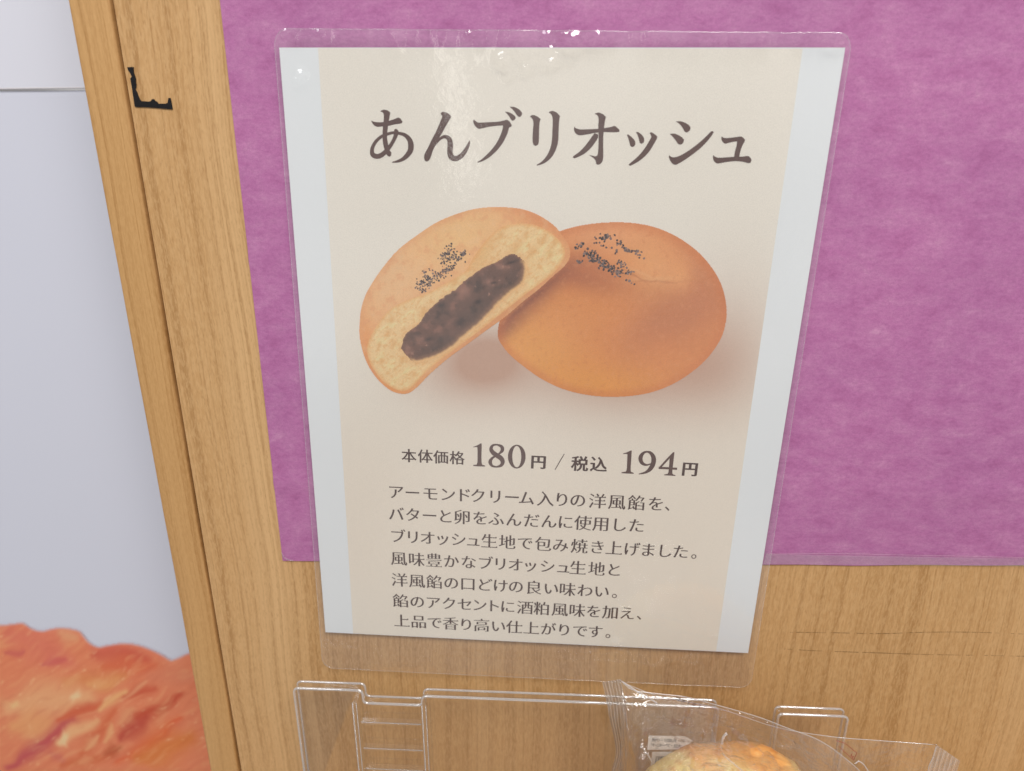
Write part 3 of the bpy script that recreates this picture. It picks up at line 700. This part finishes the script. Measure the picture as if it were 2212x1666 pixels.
addt(t4, [S([(510, 325), (580, 318), (660, 338), (730, 375), (778, 425), (775, 475), (740, 515), (705, 525), (670, 500), (630, 430), (575, 365)]),
  S([(402, 552), (480, 548), (550, 572), (620, 612), (662, 660), (645, 720), (600, 748), (555, 735), (515, 680), (460, 610)]),
  S([(388, 945), (425, 975), (475, 985), (560, 965), (680, 905), (820, 810), (960, 700), (1080, 590), (1160, 510), (1190, 502), (1212, 520), (1170, 590), (1080, 700), (960, 820), (820, 930), (680, 1030), (570, 1095), (500, 1122), (440, 1090), (400, 1025), (385, 970)]),
  S([(1355, 598), (1390, 622), (1440, 630), (1560, 620), (1650, 608), (1715, 602), (1760, 630), (1790, 665), (1770, 710), (1730, 790), (1700, 880), (1680, 985), (1585, 985), (1600, 890), (1630, 770), (1642, 690), (1560, 700), (1480, 720), (1420, 732), (1375, 700), (1352, 650)]),
  S([(1200, 945), (1240, 975), (1300, 992), (1450, 985), (1600, 975), (1740, 972), (1840, 962), (1880, 985), (1905, 1035), (1890, 1085), (1850, 1092), (1740, 1065), (1600, 1055), (1450, 1070), (1340, 1090), (1270, 1095), (1220, 1060), (1198, 1000)])])
ident = lambda x, y: (x, y)
strokes_obj('title_text', title, ident, TY, TITLEINK, sign)

# glyph outlines from the built-in font, horizontals thinned like a serif face
_cache = {}
def glyph(ch):
    if ch in _cache: return _cache[ch]
    cu = bpy.data.curves.new('glyph', 'FONT'); cu.body = ch; cu.size = 1.0
    o = bpy.data.objects.new('glyph', cu); COL.objects.link(o)
    dg = bpy.context.evaluated_depsgraph_get()
    ev = o.evaluated_get(dg); cv = ev.to_curve(dg); loops = []
    for s in cv.splines:
        bp = s.bezier_points; n = len(bp); lp = []
        for i in range(n):
            a, b = bp[i], bp[(i+1) % n]
            p0, p1, p2, p3 = [np.array(q_[:2]) for q_ in (a.co, a.handle_right, b.co, b.handle_left)]
            p2, p3 = p3, p2
            straight = np.linalg.norm(np.cross(p1-p0, p3-p0))+np.linalg.norm(np.cross(p2-p0, p3-p0)) < 1e-4
            for k in range(1 if straight else 4):
                t = k/4; lp.append((1-t)**3*p0+3*t*(1-t)**2*p1+3*t*t*(1-t)*p2+t**3*p3)
        out = [lp[0]]
        for q_ in lp[1:]:
            if np.linalg.norm(q_-out[-1]) > 1e-4: out.append(q_)
        if np.linalg.norm(out[0]-out[-1]) < 1e-4: out.pop()
        if len(out) > 2: loops.append(np.array(out))
    ev.to_curve_clear(); bpy.data.objects.remove(o); bpy.data.curves.remove(cu)
    _cache[ch] = loops; return loops
def offset_loops(loops, ox, oy):
    """Move outlines along their normals, by ox sideways and oy up/down (negative thins)."""
    res = []
    for l in loops:
        n = len(l); e = np.roll(l, -1, 0)-l; e /= np.linalg.norm(e, axis=1)[:, None]+1e-9
        nr = np.stack([e[:, 1], -e[:, 0]], 1)            # right-hand normal of each edge
        prev = np.roll(nr, 1, 0); out = []
        for i_ in range(n):
            a, b = prev[i_], nr[i_]
            # offset both neighbouring edges by their own distance and meet
            da = ox*a[0]**2+oy*a[1]**2; db = ox*b[0]**2+oy*b[1]**2
            det = a[0]*b[1]-a[1]*b[0]
            if abs(det) < 0.15: m = (a*da+b*db)/2/max(0.3, 1) * 1.0; v = m
            else: v = np.array([(da*b[1]-db*a[1])/det, (a[0]*db-b[0]*da)/det])
            ln_ = np.linalg.norm(v); lim = 0.065
            if ln_ > lim: v = v/ln_*lim
            out.append(l[i_]+v)
        res.append(np.array(out))
    return res
def serifs(loops):
    """Small triangles on the right-hand ends of level strokes, as a serif face has."""
    add = []
    for l in loops:
        n = len(l)
        for i_ in range(n):
            a, b = l[i_], l[(i_+1) % n]; p, q = l[i_-1], l[(i_+2) % n]
            if abs(a[0]-b[0]) > 0.006 or not 0.02 < abs(a[1]-b[1]) < 0.09: continue
            if a[0]-p[0] < 0.12 or b[0]-q[0] < 0.12 or abs(a[1]-p[1]) > 0.006 or abs(b[1]-q[1]) > 0.006: continue
            x = a[0]; y = max(a[1], b[1])-0.01
            t = np.array([(x+0.012, y), (x-0.035, y+0.058), (x-0.10, y)])
            add.append(t if orient(loops) > 0 else t[::-1])
    return add
def orient(loops):
    """+1 if outer outlines run so that the right-hand normal points outwards."""
    ar = [np.sum(l[:, 0]*np.roll(l[:, 1], -1)-np.roll(l[:, 0], -1)*l[:, 1])/2 for l in loops]
    big = max(ar, key=abs)
    return 1 if big > 0 else -1
def place(gg, ch, cx, cz, u, v_, em, Y, ox, oy, mirror=False, cxm=0.5, serif=False):
    L0 = glyph(ch)
    if not L0: return
    sgn = orient(L0); L1 = offset_loops(L0, ox*sgn, oy*sgn) if (ox or oy) else list(L0)
    if serif: L1 = L1+serifs(L1)
    pts, tri = fill_loops(L1)
    vs = []
    for p in pts:
        a = (p[0]-cxm)*em*(-1 if mirror else 1); b = (p[1]-0.38)*em
        q_ = np.array([cx, cz])+u*a+v_*b; vs.append((q_[0], Y, q_[1]))
    gg.add(vs, tri)
KANJI = lambda c: ord(c) > 0x4e00
def text_line(name, chars, xs, y0, y1, conv, mat_, parent, em, Y=TY, xe=None):
    gg = Geo(); xa, xb = xs[0], (xe if xe else xs[-1])
    pa = np.array(conv(xa, y0)); pb = np.array(conv(xb, y1)); u = (pb-pa)/np.linalg.norm(pb-pa)
    vv = np.array([-u[1], u[0]])
    for ch, x in zip(chars, xs):
        c = np.array(conv(x, y0+(y1-y0)*(x-xa)/(xb-xa)))
        if ch == 'ー': place(gg, ch, c[0], c[1], u*1.02, vv, em*0.94, Y, 0.0, 0.002); continue
        if KANJI(ch): place(gg, ch, c[0], c[1], u, vv, em, Y, 0.015, -0.012, serif=True)
        elif ch in '、。': place(gg, ch, c[0]+0.32*em*u[0], c[1]+0.32*em*u[1], u, vv, em*0.92, Y, 0.004, 0.0)
        else: place(gg, ch, c[0], c[1], u, vv, em*0.95, Y, 0.016, -0.007)
    return gg.obj(name, mat_, parent)
tb = T(960, 1190, 2.765)
em0 = float(np.linalg.norm(tb(225, 575)-tb(103, 570)))*0.97
rows = [('アーモンドクリーム入りの洋風餡を、', [83, 197, 320, 440, 550, 650, 770, 885, 985, 1115, 1230, 1340, 1475, 1610, 1745, 1880, 1955], 110, 195),
 ('バターと卵をふんだんに使用した', [85, 200, 315, 425, 540, 665, 775, 897, 1020, 1140, 1255, 1375, 1500, 1625, 1745], 262, 342),
 ('ブリオッシュ生地で包み焼き上げました。', [95, 200, 302, 405, 515, 618, 728, 852, 975, 1100, 1220, 1350, 1475, 1590, 1712, 1825, 1940, 2050, 2140], 415, 528),
 ('風味豊かなブリオッシュ生地と', [103, 225, 345, 465, 585, 700, 805, 910, 1012, 1130, 1240, 1340, 1470, 1590], 570, 648),
 ('洋風餡の口どけの良い味わい。', [107, 228, 348, 465, 580, 695, 805, 912, 1035, 1155, 1268, 1390, 1505, 1590], 718, 802),
 ('餡のアクセントに酒粕風味を加え、', [115, 230, 340, 450, 560, 660, 755, 855, 975, 1090, 1215, 1335, 1450, 1565, 1680, 1760], 862, 952),
 ('上品で香り高い仕上がりです。', [123, 240, 350, 460, 568, 675, 790, 900, 1018, 1135, 1245, 1355, 1460, 1545], 1000, 1080)]
for ch, xs, y0, y1 in rows: text_line('description_text', ch, xs, y0, y1, tb, INK, sign, em0)

# price row
t5 = T(990, 1090, 5.53); t6 = T(1370, 1090, 5.53)
price = []
def addp(conv, loops): price.extend([np.array([conv(x, y) for x, y in l]) for l in loops])
addp(t5, [S([(1068, 150), (1120, 130), (1175, 100), (1185, 110), (1182, 260), (1185, 370), (1195, 400), (1232, 408), (1230, 422), (1140, 420), (1068, 414), (1070, 400), (1115, 396), (1125, 370), (1128, 260), (1125, 160), (1115, 152), (1072, 157)]),
  ribbon([(1410, 118, 9), (1340, 130, 16), (1315, 182, 25), (1345, 232, 30), (1400, 272, 32), (1455, 312, 32), (1475, 362, 28), (1450, 408, 20), (1385, 428, 9)]),
  ribbon([(1400, 428, 9), (1330, 412, 16), (1303, 360, 25), (1325, 312, 18), (1375, 278, 12), (1430, 242, 13), (1470, 195, 24), (1460, 148, 22), (1395, 118, 9)])])
def ring(cx, cy, ro, rio, ri, rii, slant=0.0, n=48):
    a = np.linspace(0, 2*math.pi, n, endpoint=False)
    f = lambda rx, ry: np.stack([cx+rx*np.cos(a)-slant*ry*np.sin(a), cy+ry*np.sin(a)], 1)
    return [f(ro, rio), f(ri, rii)]
price.append([np.array([t5(x, y) for x, y in l]) for l in ring(1670, 285, 122, 164, 62, 148)])
addp(t6, [S([(1035, 243), (1090, 225), (1150, 198), (1158, 205), (1150, 330), (1142, 460), (1148, 495), (1185, 510), (1183, 522), (1100, 519), (1017, 514), (1018, 502), (1075, 492), (1088, 460), (1095, 330), (1098, 255), (1085, 248), (1040, 250)]),
  ribbon([(1390, 215, 9), (1330, 228, 16), (1285, 280, 27), (1280, 330, 28), (1308, 380, 22), (1365, 400, 12), (1425, 382, 7)]),
  ribbon([(1355, 214, 9), (1415, 232, 20), (1458, 300, 31), (1452, 385, 32), (1410, 458, 28), (1350, 502, 16), (1255, 526, 6)]),
  ribbon([(1738, 228, 9), (1640, 335, 14), (1538, 448, 12)]),
  S([(1530, 425), (1660, 431), (1785, 438), (1783, 467), (1660, 461), (1530, 455)]),
  S([(1740, 222), (1748, 225), (1735, 340), (1718, 500), (1725, 530), (1762, 540), (1760, 552), (1605, 543), (1607, 532), (1655, 522), (1665, 495), (1675, 400), (1690, 270)]),
  ribbon([(225, 248, 5), (160, 357, 6), (98, 465, 5)])])
strokes_obj('price_number', price[:4], ident, TY, TITLEINK, sign)
strokes_obj('price_number', price[4:10], ident, TY, TITLEINK, sign)
strokes_obj('price_slash', price[10:], ident, TY, INK, sign)
def price_text(conv, items, em_px, ox, oy):
    gg = Geo()
    for ch, x, y in items:
        c = np.array(conv(x, y)); u = np.array(conv(x+100, y+5))-c; e = np.linalg.norm(u)/100; u = u/np.linalg.norm(u); vv = np.array([-u[1], u[0]])
        place(gg, ch, c[0], c[1], u, vv, em_px*e, TY, ox, oy)
    gg.obj('price_text', INK, sign)
price_text(t5, [('本', 180, 272), ('体', 405, 280), ('価', 622, 292), ('格', 845, 302)], 215, 0.018, 0.001)
price_text(t5, [('円', 1970, 358)], 222, 0.042, 0.012)
price_text(t6, [('税', 440, 382), ('込', 700, 392)], 240, 0.030, 0.012)
price_text(t6, [('円', 1962, 456)], 230, 0.042, 0.012)

# laminate pouch in front: rounded corners, slightly wavy
fl_c = [at(*p, SY-0.0012) for p in ((590, 62), (1843, 72), (1621, 1487), (697, 1443))]
nx, nz = 380, 480
V, F = quadgrid(fl_c, nx, nz)
s = np.tile(np.linspace(0, 1, nx+1), nz+1); t = np.repeat(np.linspace(0, 1, nz+1), nx+1)
# round the corners by pulling grid points inside a rounded rectangle
W_, H_, r_ = 0.214, 0.285, 0.006
lx = (s-0.5)*W_; lz = (0.5-t)*H_
ax = np.abs(lx)-(W_/2-r_); az = np.abs(lz)-(H_/2-r_)
m_ = (ax > 0) & (az > 0); mx = np.maximum(ax, az); ln_ = np.sqrt(ax**2+az**2)+1e-12
k_ = np.where(m_, mx/ln_, 1.0)
lx2 = np.where(m_, np.sign(lx)*(W_/2-r_+ax*k_), lx); lz2 = np.where(m_, np.sign(lz)*(H_/2-r_+az*k_), lz)
s2 = lx2/W_+0.5; t2_ = 0.5-lz2/H_
c0, c1, c2, c3 = [np.array(p) for p in fl_c]
V = ((c0[None]*(1-s2)[:, None]+c1[None]*s2[:, None])*(1-t2_)[:, None]+(c3[None]*(1-s2)[:, None]+c2[None]*s2[:, None])*t2_[:, None])
edge_t = np.exp(-(t2_/0.022)**2); edge_b = np.exp(-((1-t2_)/0.05)**2)
V[:, 1] += -0.0013*edge_t*(fbm(s2*11, t2_*5, 77, 3)-0.35)*2.2 - 0.0010*edge_b*(fbm(s2*5, t2_*4, 79, 2)-0.4)*2
V[:, 1] += -0.00035*(fbm(s2*3, t2_*4, 81, 2)-0.5)
# little bumps shaped into the film so that the lamps glint there
rb = random.Random(21)
for (bx, by, br_, bh) in ((652, 163, .0019, .0007), (640, 175, .0012, .0005), (1085, 128, .0022, .0006), (1128, 118, .0022, .0006), (1140, 150, .0018, .0005), (1180, 140, .0016, .0005),
                          (1335, 1387, .0022, .0006), (1545, 1375, .0012, .0004), (1345, 1405, .0016, .0006), (1235, 88, .0036, .0017), (1182, 76, .0016, .0008), (1215, 74, .0014, .0008), (1290, 82, .0020, .0008), (1012, 76, .0012, .0007), (1655, 80, .0020, .0006), (1812, 84, .0026, .0010), (620, 74, .0016, .0006), (690, 72, .0012, .0005),
                          *[(rb.gauss(1090, 16), rb.gauss(132, 20), rb.uniform(.0008, .0016), rb.uniform(.0002, .0005)) for _ in range(14)],
                          *[(rb.gauss(1190, 22), rb.gauss(124, 15), rb.uniform(.0008, .0016), rb.uniform(.0002, .0005)) for _ in range(16)], (1410, 1440, .004, .0007), (1455, 1425, .003, .0007)):
    c = at(bx, by, SY-0.0012); d2 = (V[:, 0]-c[0])**2+(V[:, 2]-c[2])**2
    V[:, 1] -= bh*np.exp(-d2/br_**2)
V[:, 1] = np.minimum(V[:, 1], SY-0.0005)
mesh('laminate_pouch', V, F, LAMIN, sign, True)
gi = np.arange((nx+1)*(nz+1)).reshape(nz+1, nx+1)
per = np.concatenate([gi[0, ::4], gi[::4, -1], gi[-1, ::-4], gi[::-4, 0]]); pl = [V[per[0]]]
for k in per[1:]:
    if np.linalg.norm(V[k]-pl[-1]) > 3e-4: pl.append(V[k])
g = Geo(); g.tube([p+np.array([0, 0.00018, 0]) for p in pl+[pl[0]]], 0.00014, 6); g.obj('pouch_edge', FRIM, sign, True)

# ------------------------------------------------------------------ clear plastic holder
HY = -0.021; HT = 0.0048
def hp(x, y, Y=HY): p = at(x, y, Y); return (float(p[0]), float(p[2]))
xs_h = {k: X(k, 1530, HY) for k in (640, 786, 913, 1552, 1684, 1836)}
zt1 = float(at(715, 1490, HY)[2]); zt2 = float(at(1235, 1517, HY)[2]); zt3 = float(at(1760, 1546, HY)[2]); zn = float(at(850, 1522, HY)[2]); zn2 = float(at(1618, 1648, HY)[2])
ol = [(xs_h[640], SHZ), (xs_h[640], zt1), (xs_h[786], zt1), (xs_h[786], zn), (xs_h[913], zn), (xs_h[913], zt2), (xs_h[1552], zt2), (xs_h[1552], zn2), (xs_h[1684], zn2), (xs_h[1684], zt3), (xs_h[1836], zt3), (xs_h[1836], SHZ)]
def rounded(loop, r, n=4, skip=()):
    out = []; L_ = len(loop)
    for i_ in range(L_):
        p = np.array(loop[i_]); a = np.array(loop[i_-1])-p; b = np.array(loop[(i_+1) % L_])-p
        if i_ in skip: out.append(tuple(p)); continue
        rr = min(r, np.linalg.norm(a)/2.1, np.linalg.norm(b)/2.1); a = a/np.linalg.norm(a)*rr; b = b/np.linalg.norm(b)*rr
        for k in range(n+1):
            t_ = k/n; out.append(tuple((1-t_)**2*(p+a)+2*t_*(1-t_)*p+t_**2*(p+b)))
    return out
olr = rounded(ol, 0.0024, 4, (0, 11))
holder = thing('plastic_holder', 'clear plastic display holder with notched top rim standing against the wood panel', 'holder', (sum(xs_h.values())/6, HY, SHZ))
g = Geo(); g.prism(olr, HY, HY+HT); g.obj('plate', ACRYL, holder)
g = Geo(); g.tube([(x, HY+0.0002, z) for x, z in olr[:]], 0.00072, 6); g.obj('front_rim', ACRIM, holder, True)  # tube carries the bright edge line in its colour
g = Geo(); g.tube([(x, HY+HT-0.0002, z) for x, z in olr[:]], 0.00060, 6); g.obj('rear_rim', ACRIM, holder, True)
xa, xb = X(772, 1580, HY-0.004), X(919, 1580, HY-0.004)
for xx in (xa, xb):
    g = Geo(); g.box(xx-0.0009, xx+0.0009, HY-0.0045, HY-0.0001, SHZ, zt2-0.001); g.obj('upright_rib', ACRYL, holder)
    g = Geo(); g.tube([(xx-0.0009, HY-0.0045, SHZ+0.001), (xx-0.0009, HY-0.0045, zt2-0.001)], 0.00030, 6); g.tube([(xx+0.0009, HY-0.0045, SHZ+0.001), (xx+0.0009, HY-0.0045, zt2-0.001)], 0.0002, 6)
    g.obj('rib_edge', ACRIM, holder, True)
for py in (1564, 1620, 1664, 1712):
    z = float(at(850, py, HY-0.003)[2])
    g = Geo(); g.box(xa+0.002, xb-0.002, HY-0.0032, HY-0.0001, z-0.0007, z+0.0005)
    g.obj('rung', ACRYL, holder)
    g = Geo(); g.tube([(xa+0.002, HY-0.0032, z+0.0005), (xb-0.002, HY-0.0032, z+0.0005)], 0.00026, 6); g.obj('rung_edge', ACRIM, holder, True)

# ------------------------------------------------------------------ bagged bread
BBY = -0.030
bag = thing('bread_bag', 'crinkled clear cellophane bread bag leaning on the plastic holder', 'bag', (0.08, -0.05, SHZ))
# front film
te = spline([(1340, 1470), (1365, 1490), (1420, 1499), (1480, 1506), (1550, 1524), (1640, 1550), (1700, 1573), (1770, 1600), (1830, 1642), (1868, 1680), (1890, 1740)], False, 12)
nt_ = 90; ntop = len(te); V = []; cols = []
S_, T_ = np.meshgrid(np.arange(ntop)/(ntop-1), np.linspace(0, 1, nt_)**1.25)
base_l = 1345
bulge = np.clip(np.sin(math.pi*np.clip(S_, 0, 1))**0.55, 0, 1)*sstep(0, 0.42, T_)**0.75
rid = np.abs(fbm(S_*7+1.7*T_, T_*6, 91, 4)-0.5)*2; rid2 = np.abs(fbm(S_*3-4*T_, T_*2+S_*5, 95, 3)-0.5)*2
Yf = BBY-0.0012 - 0.058*bulge - 0.006*(0.5-rid)*sstep(0, 0.1, T_) - 0.006*(0.5-rid2)*sstep(0, 0.15, T_) - 0.0025*(0.5-np.abs(fbm(S_*16+5*T_, T_*9-3*S_, 97, 3)-0.5)*2)*sstep(0, 0.1, T_)
for j in range(nt_):
    for i_ in range(ntop):
        px0, py0 = te[i_]
        pxb = 1345+(1900-1345)*(i_/(ntop-1)); pyb = 2080
        t_ = T_[j, i_]
        px = px0+(pxb-px0)*t_; py = py0+(pyb-py0)*t_
        p = at(px, py, min(Yf[j, i_], BBY-0.001)); p[2] = max(p[2], SHZ+0.001); V.append(p)
i = np.arange(ntop*nt_).reshape(nt_, ntop)
F = np.stack([i[:-1, :-1], i[1:, :-1], i[1:, 1:], i[:-1, 1:]], -1).reshape(-1, 4)
mesh('front_film', V, F, CELLO, bag, True)
g = Geo(); g.tube([V[k]+np.array([0, 0.0001, 0]) for k in range(2, ntop, 2)], 0.00022, 6); g.obj('film_edge_highlight', CRIMP, bag, True)  # whitish tube standing in for the highlight along the film's top edge
# back film, reaching out to the right-hand seal
tb2 = spline([(1343, 1474), (1420, 1503), (1550, 1530), (1680, 1572), (1800, 1592), (1900, 1600), (2023, 1609)], False, 10)
V = []; nb = len(tb2)
for j in range(31):
    t_ = j/30
    for i_ in range(nb):
        px0, py0 = tb2[i_]; s_ = i_/(nb-1)
        px = px0+(((1345+(1990-1345)*s_))-px0)*t_; py = py0+(2080-py0)*t_
        w = 0.0028*(abs(float(fbm(np.array(s_*9.0), np.array(t_*5.0), 61, 3))-0.5)*2)
        p = at(px, py, BBY+0.0015-w); p[2] = max(p[2], SHZ+0.001); V.append(p)
i = np.arange(nb*31).reshape(31, nb)
F = np.stack([i[:-1, :-1], i[1:, :-1], i[1:, 1:], i[:-1, 1:]], -1).reshape(-1, 4)
mesh('back_film', V, F, CELLO, bag, True)
g = Geo(); g.tube([V[k] for k in range(0, nb, 2)], 0.0002, 6); g.obj('film_edge_highlight', CRIMP, bag, True)  # same painted highlight line for the back film
def crimp(le, ri, n_r, amp, Y0, skew=0.0):
    """Corrugated heat-seal strip between two edge lines."""
    le = spline(le, False, 6); ri = spline(ri, False, 6); V = []; nc = n_r*8
    for j in range(len(le)):
        for k in range(nc+1):
            s_ = k/nc; p_ = le[j]*(1-s_)+ri[j]*s_
            y = Y0 - amp*math.cos(2*math.pi*n_r*s_) - amp*0.5*math.sin(j*0.7+k*0.31)
            q_ = at(p_[0], p_[1], y); q_[2] = max(q_[2], SHZ+0.001); V.append(q_)
    i = np.arange(len(le)*(nc+1)).reshape(len(le), nc+1)
    F = np.stack([i[:-1, :-1], i[1:, :-1], i[1:, 1:], i[:-1, 1:]], -1).reshape(-1, 4)
    return mesh('end_seal', V, F, CRIMP, bag, True)
crimp([(1301, 1474), (1311, 1519), (1315, 1544), (1330, 1622), (1321, 1665), (1312, 1760)], [(1340, 1467), (1352, 1522), (1356, 1575), (1358, 1622), (1352, 1665), (1350, 1760)], 6, 0.0011, BBY-0.002)
crimp([(2023, 1609), (2014, 1640), (2005, 1672), (1995, 1720), (1985, 1780)], [(2074, 1644), (2066, 1670), (2058, 1700), (2046, 1740), (2030, 1800)], 6, 0.0006, BBY-0.0005)
g = Geo(); g.tube([at(x, y, BBY-0.0016) for x, y in spline([(2023, 1609), (2016, 1635), (2007, 1655), (2003, 1680), (1994, 1730)], False, 5)], 0.0003, 6)
g.obj('crease', CRIMP, bag, True)
# highlights along creases over the bread, put in as whitish tubes
for pts, r_, y in (([(1560, 1628), (1585, 1650), (1612, 1672)], 0.00016, -0.088), ([(1847, 1650), (1855, 1644), (1866, 1652), (1880, 1674)], 0.00028, -0.045), ([(1340, 1470), (1380, 1496), (1400, 1506), (1422, 1522)], 0.0004, -0.036),
                   ([(1385, 1612), (1400, 1632), (1412, 1655), (1418, 1680)], 0.0004, -0.045), ([(1560, 1606), (1562, 1594), (1570, 1584)], 0.0006, -0.055)):
    g = Geo(); g.tube([at(a, b, y) for a, b in spline(pts, False, 5)], r_, 6); g.obj('crease', CRIMP, bag, True)
# stickers and print on the far side, seen through the bag from behind
LY = BBY-0.0032
lb = [(1402, 1590), (1480, 1591), (1497, 1601), (1472, 1619), (1398, 1620)]
g = Geo(); g.prism([(float(at(x, y, LY)[0]), float(at(x, y, LY)[2])) for x, y in lb], LY, LY+0.00015); lab = g.obj('allergen_label', LABEL, bag)
lb = [(1409, 1625), (1480, 1625), (1480, 1760), (1392, 1760)]
g = Geo(); g.prism([(float(at(x, y, LY)[0]), float(at(x, y, LY)[2])) for x, y in lb], LY, LY+0.00015); bar = g.obj('barcode_label', LABEL, bag)
g = Geo(); r = random.Random(4); xx = 1417.0
while xx < 1462:
    w = r.choice((0.9, 1.4, 2.2)); a = at(xx, 1634, LY-0.0001); b = at(xx+w, 1634, LY-0.0001); c = at(xx+w-3, 1660, LY-0.0001); d = at(xx-3, 1660, LY-0.0001)
    g.add([a, b, c, d], [(0, 1, 2, 3)]); xx += w+r.choice((1.0, 1.6, 2.4))
g.obj('barcode', BLACKINK, bar)
def mirrored(name, txt, p0, p1, em_px, Y, mat_, parent):
    """Text read from the other side: runs right to left, letters reversed."""
    gg = Geo(); a = at(*p0, Y)[[0, 2]]; b = at(*p1, Y)[[0, 2]]; u = (b-a)/np.linalg.norm(b-a); vv = np.array([-u[1], u[0]])
    e = np.linalg.norm(at(p0[0]+10, p0[1], Y)-at(*p0, Y))/10*em_px; n = len(txt)
    for k, ch in enumerate(txt):
        c = b+(a-b)*((k+0.5)/n)
        place(gg, ch, c[0], c[1], u, vv, e, Y, 0, 0, True, 0.5 if ord(ch) > 0x2000 else 0.3)
    return gg.obj(name, mat_, parent)
mirrored('allergen_text', '卵・乳成分・小麦', (1408, 1598), (1479, 1601), 10.5, LY-0.0001, BLACKINK, lab)
mirrored('allergen_text', '大豆・アーモンド', (1406, 1609), (1472, 1612), 10.5, LY-0.0001, BLACKINK, lab)
mirrored('date_print', '1E01K製', (1459, 1508), (1527, 1531), 13, BBY-0.0035, BLACKINK, bag)
r = random.Random(12)
for (x0, y0, x1, y1, n) in ((1436, 1562, 1500, 1572, 16), (1450, 1573, 1530, 1588, 16), (1700, 1612, 1760, 1640, 20), (1720, 1628, 1790, 1660, 20), (1690, 1622, 1745, 1650, 20), (1740, 1650, 1800, 1680, 16), (1500, 1578, 1560, 1592, 12)):
    g = Geo()
    for k in range(n):
        t_ = k/n; px = x0+(x1-x0)*t_; py = y0+(y1-y0)*t_+r.uniform(-2, 2)
        a = at(px, py, BBY-0.0032); b = at(px+r.uniform(1.2, 2.6), py+r.uniform(-1, 3), BBY-0.0032); w = 0.00009
        g.add([(a[0], a[1], a[2]-w), (b[0], b[1], b[2]-w), (b[0], b[1], b[2]+w), (a[0], a[1], a[2]+w)], [(0, 1, 2, 3)])
    g.obj('faint_print', FAINTINK, bag)
g = Geo()
for pts in ([(1806, 1600), (1825, 1606), (1840, 1618), (1851, 1627), (1844, 1642)], [(1844, 1642), (1826, 1626), (1812, 1612)], [(1841, 1628), (1838, 1634), (1844, 1634), (1840, 1639)]):
    g.tube([at(a, b, BBY-0.0030) for a, b in spline(pts, False, 4)], 0.00012, 5)
g.obj('red_mark', REDINK, bag)

# the bread itself
bc = at(1576, 1830, -0.060); rad = float(np.linalg.norm(at(1576+262, 1830, -0.060)-bc))
nu, nv = 160, 90
uu, vv_ = np.meshgrid(np.linspace(0, 2*math.pi, nu, endpoint=False), np.linspace(0.001, math.pi-0.001, nv))
dx, dy, dz = np.sin(vv_)*np.cos(uu), np.sin(vv_)*np.sin(uu), np.cos(vv_)
n1 = fbm(dx*2.2+5, dz*2.2+dy*1.5, 51, 4)-0.5; n2 = fbm(dx*9+9, dz*9+dy*5, 55, 4)-0.5
tear = sstep(0.26, 0.55, dx-0.35*dz+0.25+0.4*n1)*sstep(-0.2, 0.5, dz)
tear_l = sstep(-0.62, -0.86, dx+0.12*n1)
n6 = fbm(dx*30+2, dz*30+dy*16, 59, 3)-0.5
R_ = 1+0.10*n1+0.025*n2+0.010*n6-0.035*np.maximum(tear, tear_l)*(1+2.4*n2)
BX, BYy, BZ = bc[0]+rad*dx*R_, bc[1]+0.026*dy*R_, bc[2]+rad*0.98*np.sign(dz)*np.abs(dz)**0.9*R_
V = np.stack([BX, BYy, BZ], -1).reshape(-1, 3)
i = np.arange(nu*nv).reshape(nv, nu); i2 = np.roll(i, -1, 1)
F = np.stack([i[:-1], i[1:], i2[1:], i2[:-1]], -1).reshape(-1, 4)
col = np.broadcast_to(C(238, 200, 138), dx.shape+(3,)).copy()
col = mixc(col, C(222, 164, 98), sstep(-0.04, 0.16, n1+0.10-0.18*np.abs(dx-0.12)))
col = mixc(col, C(236, 200, 136), np.clip(tear, 0, 1)*0.95)
col = mixc(col, C(212, 168, 92), np.clip(tear_l, 0, 1)*0.9)
n5 = fbm(dx*26+3, dz*26+dy*14, 57, 4)-0.5
col = mixc(col, C(190, 120, 62), sstep(0.05, 0.22, n2)*0.6*(1-tear))
col = mixc(col, C(232, 194, 134), sstep(0.08, 0.28, n5)*0.5)
col = mixc(col, C(198, 140, 84), sstep(-0.08, -0.28, n5)*0.4)
bread = mesh('bread_bun', V, F, CRUST, None, True, col.reshape(-1, 3))
tag(bread, 'golden baked bread bun wrapped inside the clear cellophane bag', 'bread')
